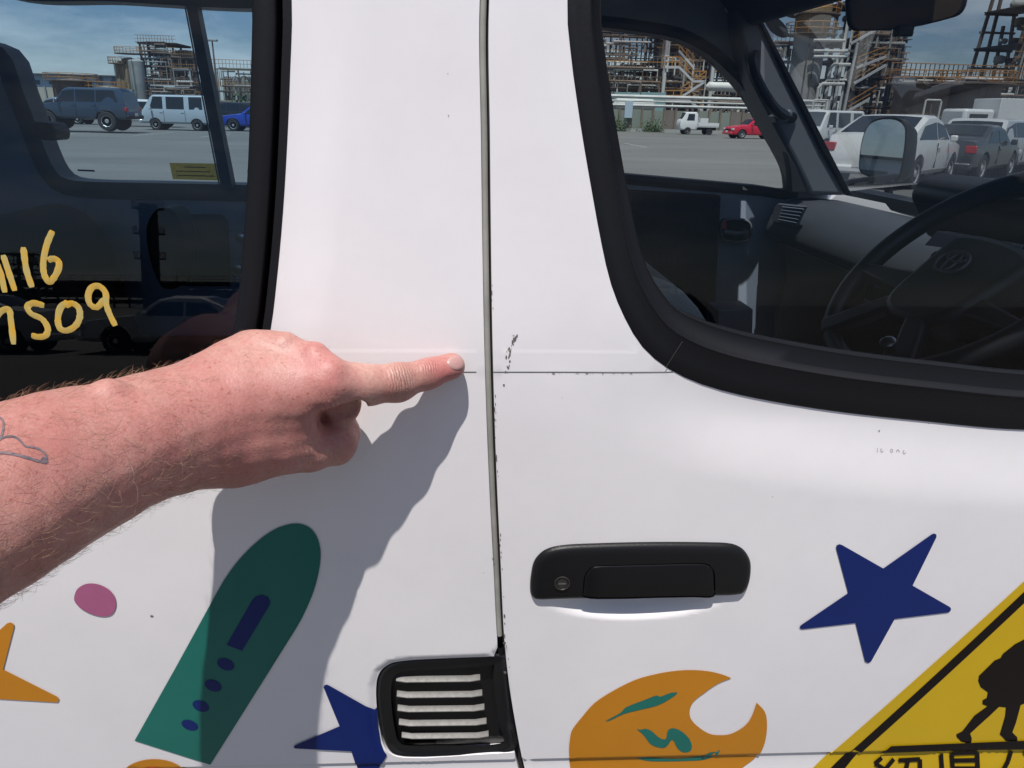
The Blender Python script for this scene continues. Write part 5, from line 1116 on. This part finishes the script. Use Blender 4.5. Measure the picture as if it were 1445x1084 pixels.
make_car('delivery_van', 'small white van behind the white coupe-roofed car', 'van', (onY(1172, 170, 34).x, 34, 0), 0.5, 3.4, 1.48, 1.9, VANT, 1.12, .36, cpaint('white', (0.62, 0.63, 0.62)), [(.15, .21, .34, .34), (.39, .39, .64, .64), (.71, .71, .90, .89)], (.07, .17), (.965, .98), tum=.12, glassm=CGL)
bt = thing('box_lorry', 'white box lorry standing behind the silver estate car', 'lorry', (onY(1432, 150, 40).x, 40, 0), 'parked cars across the lot')
mb = MB(); o0 = bt.location
mb.box((o0.x-1.6, 38.9, .9), (o0.x+4.5, 41.1, 2.75)); mb.build('cargo_box', MATS['car paint white'], bt, bevel=.03)
mb = MB(); mb.box((o0.x-3.4, 39.0, .5), (o0.x-1.7, 41.0, 2.2)); cab_ = mb.build('cab', MATS['car paint white'], bt, bevel=.15)
mb = MB(); mb.box((o0.x-3.1, 38.97, 1.3), (o0.x-2.1, 39.03, 1.95)); mb.build('window', CG, cab_, smooth=False)
for xx in (-2.5, 1.5, 3.4):
    mb = MB(); mb.lathe((o0.x+xx, 39.0, .45), (0, -1, 0), [(-.2, .45), (0, .45), (0, .2), (-.03, .18), (-.03, .01)], 20); mb.build('wheel', TYRE, bt)
# cars behind the viewpoint, mirrored in the dark rear glass
back_row = [(-17.5, 'white', (0.62, 0.63, 0.62), 'estate_car', 'white estate car behind the viewpoint, left end of the row mirrored in the glass', WAGT, SIDE3, (.87, .95), 1.0), (-12.2, 'silver', (0.42, 0.43, 0.44), 'sedan', 'silver sedan mirrored in the rear glass below the pen figures', SEDT, [(.34, .43, .56, .56), (.575, .575, .78, .70)], (.68, .80), .92),
 (-7.0, 'pearl white', (0.66, 0.66, 0.64), 'coupe', 'white coupe mirrored in the rear glass just above the hand', SEDT, [(.34, .43, .56, .56), (.575, .575, .78, .70)], (.68, .80), .92), (-2.0, 'silver', (0.42, 0.43, 0.44), 'minivan', 'silver van behind the viewpoint, mirrored beside the window seal', VANT, [(.15, .21, .34, .34), (.39, .39, .64, .64), (.71, .71, .90, .89)], (.965, .98), 1.1), (4.5, 'black', (0.012, 0.012, 0.015), 'estate_car', 'black estate car behind the viewpoint, right end of the mirrored row', WAGT, SIDE3, (.87, .95), 1.0)]
for x, pn, pc, nm_, lb, T_, sd, bk, bl in back_row: make_car(nm_, lb, 'car', (x, -19, 0), 0.0, 4.4, 1.75, max(t[1] for t in T_), T_, bl, .3, cpaint(pn, pc), sd, (T_[3][0], T_[4][0]) if T_ is not VANT else (.07, .17), bk, group='cars parked behind the viewpoint')

# ------------------------------------------------------------------ chemical plant
STEEL = mat('weathered steel', (0.19, 0.145, 0.11), 0.75, var=0.55, vscale=0.6, col2=(0.09, 0.055, 0.035))
DSTEEL = mat('dark structure steel', (0.055, 0.055, 0.058), 0.7, var=0.4, vscale=0.8)
RUST = mat('rusty tank plate', (0.20, 0.155, 0.12), 0.85, var=0.5, vscale=0.5, col2=(0.10, 0.055, 0.03))
CONC = mat('pale vessel cladding', (0.34, 0.34, 0.32), 0.6, var=0.35, vscale=0.35)
TAN = mat('tan vessel cladding', (0.34, 0.25, 0.14), 0.7, var=0.4, vscale=0.5)
WPIPE = mat('white insulated pipe', (0.58, 0.58, 0.55), 0.45, var=0.25, vscale=0.8)
OCHRE = mat('orange safety rail', (0.42, 0.19, 0.04), 0.6, var=0.3, vscale=2)
unit = bpy.data.meshes.new('bar'); ub = MB(); ub.box((-.5, -.5, -.5), (.5, .5, .5)); unit.from_pydata(ub.v, [], ub.f)
UN = {}
def umesh(mt):
    if mt.name not in UN: c_ = unit.copy(); c_.name = 'bar'; c_.materials.clear(); c_.materials.append(mt); UN[mt.name] = c_
    return UN[mt.name]
def bar(name, a, b_, t, mt, parent, t2=None):
    a = Vector(a); b_ = Vector(b_); d = b_-a; o_ = bpy.data.objects.new(name, umesh(mt)); link(o_, parent); o_.location = (a+b_)/2-root_of(parent).location
    o_.rotation_euler = d.to_track_quat('Z', 'Y').to_euler(); o_.scale = (t, t2 or t, d.length); return o_
def slab(name, a, b_, mt, parent):
    o_ = bpy.data.objects.new(name, umesh(mt)); link(o_, parent); a = Vector(a); b_ = Vector(b_); o_.location = (a+b_)/2-root_of(parent).location; o_.scale = (b_-a); return o_
def pipe(name, pts, r, mt, parent): mb = MB(); mb.tube(pts, r, 8); return mb.build(name, mt, parent)
def vessel(name, label, x, y, r, z0, z1, mt, cat='vessel', rings=(), group=None, dome=True, parent=None, rails=True):
    t = parent or thing(name, label, cat, (x, y, 0), group)
    mb = MB(); h = z1-z0; pr = [(z0, r), (z0+h*.5, r), (z1-.25*r if dome else z1, r)]
    if dome: pr += [(z1-.08*r, r*.85), (z1, r*.5), (z1+.05*r, .02)]
    else: pr += [(z1+.02, r*1.02), (z1+.12*r, .02)]
    mb.lathe((x, y, 0), (0, 0, 1), pr, 28); sh = mb.build('shell', mt, t)
    for q in rings:
        mb = MB(); mb.lathe((x, y, 0), (0, 0, 1), [(q, r*.9), (q, r+1.0), (q+.12, r+1.0), (q+.12, r*.9)], 24); pf = mb.build('platform', STEEL, t, smooth=False)
        if rails:
            mb = MB()
            for zz in (.55, 1.1): mb.tube([(x+(r+.95)*math.cos(a), y+(r+.95)*math.sin(a), q+zz) for a in np.linspace(0, 2*PI, 25)[:-1]], .045, 4, closed=True)
            for a in np.linspace(0, 2*PI, 13)[:-1]: mb.tube([(x+(r+.95)*math.cos(a), y+(r+.95)*math.sin(a), q), (x+(r+.95)*math.cos(a), y+(r+.95)*math.sin(a), q+1.1)], .045, 4)
            mb.build('handrail', OCHRE, pf, smooth=False)
    for s in (-.35, .35): bar('ladder_rail', (x+s-r*.3, y-r-.25, z0), (x+s-r*.3, y-r-.25, z1), .08, STEEL, t)
    return t
def frame(name, label, x0, x1, y0, y1, H_, nl, nb, seed, mt=STEEL, cat='steel structure', stairs=False, taper=0.0, fill=0.6, thick=.3):
    R = random.Random(seed); t = thing(name, label, cat, ((x0+x1)/2, (y0+y1)/2, 0)); xs = np.linspace(x0, x1, nb+1); lv = [H_*(i+1)/nl for i in range(nl)]; xc = (x0+x1)/2
    tx_ = lambda x, z: xc+(x-xc)*(1-taper*z/H_)
    for x in xs:
        for y in (y0, y1):
            top = H_*(1 if R.random() < .7 else R.uniform(.75, 1.08)); bar('column', (tx_(x, 0), y, 0), (tx_(x, top), y, top), thick, mt, t)
    for z in lv:
        for y in (y0, y1): bar('beam', (tx_(x0, z)-.4, y, z), (tx_(x1, z)+.4, y, z), thick*.8, mt, t)
        if R.random() < .8: slab('deck', (tx_(x0, z)-.6, y0-.6, z+.12), (tx_(x1, z)+.6, y1, z+.2), STEEL if R.random() < .5 else DSTEEL, t)
        for q in (.55, 1.1): bar('handrail', (tx_(x0, z)-.6, y0-.6, z+.2+q), (tx_(x1, z)+.6, y0-.6, z+.2+q), .07, OCHRE if R.random() < .5 else mt, t)
        for x in np.linspace(x0, x1, nb*3+1): bar('rail_post', (tx_(x, z), y0-.6, z+.2), (tx_(x, z), y0-.6, z+1.3), .06, mt, t)
    lv0 = [0]+lv
    for i in range(nl):
        for j in range(nb):
            q = R.random()
            if q < .35: bar('brace', (tx_(xs[j], lv0[i]), y0, lv0[i]), (tx_(xs[j+1], lv0[i+1]), y0, lv0[i+1]), thick*.45, mt, t)
            if R.random() < fill:
                w = (xs[j+1]-xs[j])*R.uniform(.25, .42); h = (lv0[i+1]-lv0[i])*R.uniform(.45, .8); xm = (xs[j]+xs[j+1])/2; ym = (y0+y1)/2
                if R.random() < .5:
                    mb = MB(); mb.lathe((tx_(xm, lv0[i]), ym, lv0[i]+.3), (0, 0, 1), [(0, w*.7), (.2, w), (h*.85, w), (h, w*.4)], 16); mb.build('drum', R.choice([CONC, TAN, RUST, DSTEEL]), t)
                else:
                    mb = MB(); mb.lathe((tx_(xs[j], lv0[i]), ym, lv0[i]+h*.5), (1, 0, 0), [(0, w*.2), (w*.3, w*.6), (w*1.7, w*.6), (w*2, w*.2)], 16); mb.build('heat_exchanger', R.choice([CONC, RUST, STEEL]), t)
    for _ in range(nb*nl*2):
        i = R.randrange(nl); x = R.uniform(x0, x1); xx = R.uniform(x0, x1); y = y0-R.uniform(.3, .8); za = R.uniform(0, H_*.9); zb2 = min(H_*1.02, za+R.uniform(.1, .4)*H_)
        pipe('pipe', [(tx_(x, za), y, za), (tx_(x, zb2), y, zb2), (tx_(xx, zb2), y, zb2+.01)], R.choice([.08, .12, .18]), R.choice([WPIPE, STEEL, STEEL, DSTEEL, CONC, RUST, RUST]), t)
    return t
# left complex, seen through the rear glass
Yd = 150
fx = lambda px, Y=Yd: onY(px, 120, Y).x
fz = lambda px, py, Y=Yd: onY(px, py, Y).z
frame('refinery_tower', 'tall rusty refinery tower crowded with decks above the microvan', fx(205), fx(252), Yd, Yd+8, fz(230, 62), 6, 4, 1, RUST, 'refinery tower', fill=.8)
frame('refinery_tower', 'lower rusty deck frame joined to the right of the tall refinery tower', fx(254), fx(282), Yd-2, Yd+5, fz(265, 84), 4, 3, 2, STEEL, 'refinery tower')
vessel('process_column', 'thick tan column rising inside the left half of the tall refinery tower', fx(222), Yd+9, 1.9, 0, fz(222, 72), TAN, 'column', [fz(222, 90)])
vessel('process_column', 'thick rusty column rising inside the right half of the tall refinery tower', fx(243), Yd+9, 2.0, 0, fz(243, 66), RUST, 'column', [fz(243, 80)])
frame('pipe_rack', 'low orange pipe rack at the foot of the rusty refinery tower', fx(235), fx(300), Yd-8, Yd-4, fz(260, 124), 2, 7, 3, RUST, 'pipe rack', fill=.9)
vessel('process_column', 'slim tan process column left of the rusty refinery tower', fx(184), Yd-3, 1.0, 0, fz(184, 88), TAN, 'column', [fz(184, 92)])
vessel('process_column', 'fat tan process column touching the left of the refinery tower', fx(197), Yd-3, 1.3, 0, fz(197, 84), TAN, 'column', [fz(184, 78)])
vessel('process_column', 'tan process column half inside the refinery tower', fx(208), Yd-4, 1.3, 0, fz(208, 86), CONC, 'column', [])
vessel('storage_tank', 'squat rusty storage tank in front of the pale warehouse', fx(102, 125), 125, 2.7, 0, fz(102, 114, 125), RUST, 'tank', [fz(102, 115, 125)], dome=False)
vessel('storage_tank', 'small grey tank between the squat rusty tank and the refinery tower', fx(150, 125), 125, 2.0, 0, fz(150, 124, 125), CONC, 'tank', [fz(150, 127, 125)], dome=False)
for px, h in ((322, 108), (334, 108), (347, 107), (360, 107)): vessel('silo', {322: 'leftmost grey silo right of the refinery tower', 334: 'second grey silo from the left, right of the refinery tower', 347: 'third grey silo beside the window seal', 360: 'last grey silo, partly behind the window seal'}[px], fx(px, 130), 130, .72, 0, fz(px, h, 130), CONC, 'silo', [], group='row of grey silos')
frame('pipe_rack', 'light pipe platform over the tops of the grey silos', fx(314, 128), fx(372, 128), 126, 129, fz(340, 99, 128), 2, 4, 5, TAN, 'pipe rack', fill=.2, thick=.15)
# warehouse
wh = thing('warehouse', 'long pale blue and white warehouse on the left horizon', 'warehouse', (fx(95, 175), 180, 0)); Yw = 175
WB = mat('pale blue cladding', (0.36, 0.45, 0.52), 0.6, var=0.15, vscale=.1); BG = mat('beige wall', (0.42, 0.38, 0.30), 0.8, var=0.15, vscale=.2); WIN = mat('far window', (0.06, 0.08, 0.10), 0.2)
slab('wall', (fx(-60, Yw), Yw, 0), (fx(172, Yw), Yw+30, fz(95, 107, Yw)), WB, wh); slab('roof', (fx(-62, Yw), Yw-1, fz(95, 107, Yw)), (fx(174, Yw), Yw+31, fz(95, 105, Yw)), DSTEEL, wh)
for px in range(-40, 172, 22): slab('window', (fx(px, Yw), Yw-.1, fz(px, 119, Yw)), (fx(px+9, Yw), Yw+.1, fz(px, 113, Yw)), WIN, wh)
for px in (124, 146, 168): slab('cladding_panel', (fx(px-8, Yw), Yw-.15, fz(px, 126, Yw)), (fx(px, Yw), Yw+.1, fz(px, 107, Yw)), mat('dark blue cladding', (0.10, 0.16, 0.24), .6), wh)
w2 = thing('boundary_wall', 'long beige boundary wall below the pale warehouse', 'wall', (fx(95, 140), 140, 0)); slab('wall', (fx(-120, 140), 140, 0), (fx(185, 140), 141, fz(95, 124, 140)), BG, w2)
for k in range(24): slab('pilaster', (fx(-120+k*13, 140), 139.7, 0), (fx(-118+k*13, 140), 140.01, fz(95, 123, 140)), CONC, w2)
def lamp(px, top, Y, label):
    x = onY(px, 150, Y).x; z = fz(px, top, Y); t = thing('street_lamp', label, 'lamp post', (x, Y, 0), 'lot lamp posts')
    mb = MB(); mb.tube([(x, Y, 0), (x, Y, z*.5), (x, Y, z)], [.14, .11, .07], 8); mb.build('pole', STEEL, t); mb = MB(); mb.box((x-.5, Y-.25, z-.05), (x+.5, Y+.25, z+.15)); mb.build('lamp_head', CONC, t, bevel=.05)
lamp(309, 58, 80, 'slim lamp post right of the refinery tower'); lamp(-20, 40, 90, 'lamp post left of the pale warehouse')
# right-hand plant
Yr = 84
rx = lambda px, Y=Yr: onY(px, 130, Y).x
GW = mat('green grey fence panel', (0.16, 0.20, 0.165), 0.8, var=0.35, vscale=.5, col2=(0.22, 0.22, 0.20)); BW = mat('brown concrete wall', (0.17, 0.145, 0.125), 0.85, var=0.3, vscale=.4)
bw = thing('plant_wall', 'long grey green and brown plant wall behind the tiny truck', 'wall', (rx(980, 73), 73, 0)); zt1 = fz(1000, 157, 73)
k = 0; px = 700
while px < 1160:
    slab('panel', (rx(px, 73), 73+.04*(k % 2), 0), (rx(px+15.6, 73), 73.25, zt1-.05*(k % 3)), BW if (930 < px < 956 or 1020 < px) else GW, bw)
    slab('fence_post', (rx(px+15.6, 73)-.06, 72.85, 0), (rx(px+16, 73)+.1, 73.1, zt1+.15), STEEL, bw); px += 16; k += 1
slab('kerb', (rx(700, 72.5), 71.8, 0), (rx(1160, 72.5), 72.4, .28), CONC, bw)
slab('notice_board', (rx(884, 72.5), 72.6, 1.2), (rx(895, 72.5), 72.7, 2.7), WB, bw)
for q, r_ in ((.35, .13), (.75, .09), (1.15, .16)): pipe('pipe', [(rx(700, 74), 74.5, zt1+q), (rx(930, 74), 74.5, zt1+q), (rx(1170, 74), 74.5, zt1+q)], r_, WPIPE, bw)
frame('pipe_rack', 'cluttered brown pipe rack left of the orange stair tower', rx(790), rx(928), Yr, Yr+6, fz(890, 98, Yr), 3, 8, 11, STEEL, 'pipe rack', fill=.95, thick=.22)
frame('scaffold_frame', 'thin dark scaffold frame above the cluttered brown pipe rack', rx(820, 90), rx(930, 90), 90, 94, fz(890, 48, 90), 4, 6, 12, DSTEEL, 'steel structure', fill=.15, thick=.14)
frame('stair_tower', 'dark plant tower with orange-railed zigzag stairs', rx(934), rx(1006), Yr+2, Yr+9, fz(970, -20, Yr), 8, 4, 13, DSTEEL, 'plant tower', fill=.9, thick=.3)
frame('pipe_rack', 'dense pipework with white pipes right of the orange stair tower', rx(1008), rx(1112), Yr+1, Yr+8, fz(1050, 60, Yr), 5, 6, 14, CONC, 'pipe rack', fill=.95, thick=.2)
# zigzag stairs
ss = thing('zigzag_staircase', 'orange-railed steel staircase zigzagging in front of the dark tower', 'staircase', (rx(965), Yr-1.5, 0)); Ys = Yr-1.5; RL = mat('pale stair stringer', (0.42, 0.42, 0.42), .6)
st_pts = [((938,95),(958,95)), ((958,95),(978,115)), ((978,115),(995,115)), ((995,115),(960,138)), ((938,142),(972,142)), ((972,142),(990,156)), ((958,72),(978,95)), ((978,72),(1000,50)), ((965,50),(1000,50)), ((938,30),(965,30)), ((965,30),(985,50))]
for (a, b_) in st_pts:
    A = onY(a[0], a[1], Ys); B_ = onY(b_[0], b_[1], Ys); bar('stringer', A, B_, .22, RL, ss)
    for q in (.5, 1.0): bar('stair_rail', A+Vector((0, 0, q)), B_+Vector((0, 0, q)), .10, OCHRE, ss)
    nn = max(2, int((B_-A).length/.8))
    for i in range(nn+1): p_ = A.lerp(B_, i/nn); bar('rail_post', p_, p_+Vector((0, 0, 1.05)), .08, OCHRE, ss)
for px in (936, 1003): bar('column', (rx(px, Ys), Ys+.2, 0), (rx(px, Ys), Ys+.2, fz(px, 20, Ys)), .3, RL, ss)
mb = MB(); A = onY(866, 146, Yr-4); B_ = onY(925, 145, Yr-4); mb.lathe(A, (1, 0, 0), [(0, .1), (.3, .5), ((B_-A).x-.3, .5), ((B_-A).x, .1)], 18); o_ = mb.build('horizontal_drum', WPIPE, None); tag(o_, 'shiny white horizontal drum behind the green fence panels', 'drum')
mb = MB(); A = onY(996, 122, Yr-3); mb.lathe(A, (1, 0, 0), [(0, .1), (.3, .45), (3.2, .45), (3.5, .1)], 18); o_ = mb.build('horizontal_drum', WPIPE, None); tag(o_, 'white horizontal drum right of the zigzag staircase', 'drum')
for px, Y in ((868, 80), (905, 80)):
    x_ = rx(px, Y); sb = slab('equipment_cabinet', (x_, Y, 0), (x_+2.6, Y+1.5, fz(px, 130, Y)), mat('teal cabinet', (0.20, 0.32, 0.32), .6, var=.2, vscale=1), thing('equipment_house', 'pale teal equipment house, %s one behind the green fence' % ('left' if px == 868 else 'right'), 'shed', (x_+1.3, Y+.7, 0)))
# big column and pipes seen through the windscreen
cx_ = rx(1132, 80); t = vessel('process_column', 'huge pale column with tan upper section and ringed platforms', cx_, 80, 1.55, 0, fz(1132, 52, 80), CONC, 'column', [fz(1132, 50, 80), fz(1132, 22, 80)], dome=False)
mb = MB(); mb.lathe((cx_, 80, fz(1132, 52, 80)), (0, 0, 1), [(0, 1.7), (4, 1.7), (4.2, 2.0), (4.4, 1.6), (16, 1.4), (17, .3)], 24); mb.build('upper_shell', TAN, t)
pp_ = thing('pipe_bundle', 'bundle of bent white pipes rising beside the huge pale column', 'pipes', (rx(1165, 78), 78, 0))
for k, (xa_, zz_) in enumerate([(1150, 118), (1156, 112), (1162, 90), (1170, 70), (1176, 20), (1184, -10)]):
    A = onY(xa_, 158, 78+k*.3); pts = [(A.x, A.y, .5), (A.x, A.y, fz(xa_, zz_, 78)-.4), (A.x+.3, A.y, fz(xa_, zz_, 78)), (A.x+2.6-.3*k, A.y, fz(xa_, zz_, 78)+.02)]; pipe('pipe', pts, .13 if k % 2 else .18, WPIPE, pp_)
for k, py in enumerate((57, 72, 80)): pipe('pipe', [onY(1148, py, 77.5), onY(1170, py, 77.5), onY(1192, py+.5, 77.5)], .15, WPIPE, pp_)
for px, Y in ((1150, 60), (1309, 60)):
    t = thing('pipe_goalpost', 'white goalpost-shaped pipe frame %s' % ('left of the white coupe-roofed car roof' if px == 1150 else 'behind the roof of the white coupe-roofed car'), 'pipe frame', (rx(px, Y), Y, 0)); x_ = rx(px, Y); z_ = fz(px, 141, Y)
    pipe('pipe', [(x_, Y, 0), (x_, Y, z_-.1), (x_+.1, Y, z_), (x_+1.2, Y, z_), (x_+1.3, Y, z_-.1), (x_+1.3, Y, 0)], .07, WPIPE, t)
frame('plant_tower', 'broad dark plant tower behind the room mirror', rx(1196, 80), rx(1262, 80), 80, 88, fz(1220, -60, 80), 9, 4, 21, DSTEEL, 'plant tower', fill=.95, taper=.05, thick=.35)
vessel('process_column', 'broad dark column standing behind the decks of the plant tower near the room mirror', rx(1222, 91), 91, 2.6, 0, fz(1222, -20, 91), STEEL, 'column', [fz(1222, 90, 91), fz(1222, 40, 91)])
vessel('process_column', 'dark brown column behind the orange-railed stair tower', rx(966, 96), 96, 2.2, 0, fz(966, 10, 96), RUST, 'column', [fz(966, 70, 96)])
s2 = thing('staircase', 'pale diagonal stair flights on the broad dark plant tower', 'staircase', (rx(1220, 78.5), 78.5, 0))
for a, b_ in (((1200,62),(1240,40)), ((1205,118),(1250,92)), ((1195,158),(1235,135)), ((1208,96),(1250,80)), ((1190,160),(1210,60))):
    A = onY(*a, 78.5); B_ = onY(*b_, 78.5); bar('stringer', A, B_, .22, RL, s2)
    for q in (.5, 1.0): bar('stair_rail', A+Vector((0, 0, q)), B_+Vector((0, 0, q)), .08, OCHRE, s2)
for px, w, lb in ((1300, 2.3, 'left rusty low storage tank behind the parked cars'), (1372, 2.3, 'right rusty low storage tank behind the parked cars')):
    vessel('storage_tank', lb, rx(px, 70), 70, w, 0, fz(px, 121, 70), RUST, 'tank', [fz(px, 120, 70)], dome=False, group='rusty low storage tanks')
frame('pipe_rack', 'long low pipe bridge over the rusty storage tanks', rx(1262, 72), rx(1480, 72), 73, 76, fz(1350, 112, 72), 2, 11, 23, DSTEEL, 'pipe rack', fill=.6, thick=.2)
frame('plant_tower', 'tapering rusty stack structure at the right edge', rx(1412, 85), rx(1480, 85), 85, 92, fz(1440, -20, 85), 8, 3, 24, STEEL, 'plant tower', fill=.9, taper=.5, thick=.3)
vessel('process_column', 'grey column inside the stack structure at the right edge', rx(1446, 88), 88, 1.3, 0, fz(1446, 0, 88), CONC, 'column', [fz(1446, 40, 88)])
# mirrored plant behind the viewpoint
frame('refinery_tower', 'refinery tower behind the viewpoint, mirrored in the rear glass', -150, -138, -260, -252, 16, 5, 3, 31, STEEL, 'refinery tower', fill=.9)
vessel('process_column', 'tall column behind the viewpoint, mirrored beside the headrest', -50, -125, 1.4, 0, 17, DSTEEL, 'column', [8, 12, 16])
frame('pipe_rack', 'low pipe rack behind the viewpoint, along the mirrored horizon', -110, 40, -140, -134, 4.5, 2, 24, 32, STEEL, 'pipe rack', fill=.6)
# bushes along the fence
LEAF = mat('bush leaves', (0.045, 0.085, 0.025), 0.7, var=0.5, vscale=3)
def bush(x, y, r, label, seed):
    R = random.Random(seed); mb = MB()
    for _ in range(420):
        d = Vector((R.gauss(0, .45), R.gauss(0, .35), abs(R.gauss(0, .42)))); p_ = Vector((x, y, 0))+d*r; a = Vector((R.uniform(-1, 1), R.uniform(-1, 1), R.uniform(-1, 1))).normalized()*r*.09; b2 = a.orthogonal().normalized()*r*.06
        mb.add([p_-a, p_+b2, p_+a, p_-b2], [(0, 1, 2, 3)])
    o_ = mb.build('bush', LEAF, None, smooth=False, recalc=False); tag(o_, label, 'bush', 'green bushes by the fences')
bush(rx(348, 118), 118, 3.2, 'green bush below the grey silos', 1); bush(rx(872, 71.5), 71.5, 1.3, 'green bush at the left foot of the plant fence', 2); bush(rx(925, 71.5), 71.5, 1.2, 'green bush at the foot of the fence left of the tiny truck', 3); bush(rx(1328, 62), 62, 1.8, 'green bush between the two rusty storage tanks', 4)

# cars far behind the van, mirrored in the door mirror
for k, (x, y, lb, pn) in enumerate([(-58, 3.0, 'white car far behind the van, left in the door mirror', 'white'), (-60, 7.5, 'dark grey car far behind the van, middle in the door mirror', 'dark grey'), (-61, 12.0, 'silver car far behind the van, right in the door mirror', 'silver')]):
    make_car('sedan', lb, 'car', (x, y, 0), PI/2+.1, 4.5, 1.8, 1.6, WAGT, 1.0, .3, MATS['car paint '+pn], SIDE3, (.28, .40), (.87, .95), group='cars far behind the van')
hs = thing('low_building', 'low pale building far behind the van, mirrored in the door mirror', 'building', (-110, 6, 0))
slab('wall', (-120, -30, 0), (-110, 60, 5), WB, hs); slab('roof', (-120.5, -31, 5), (-109.5, 61, 5.4), DSTEEL, hs)
for k in range(9): slab('window', (-110.1, -26+k*9, 1.5), (-109.9, -21+k*9, 3.5), WIN, hs)
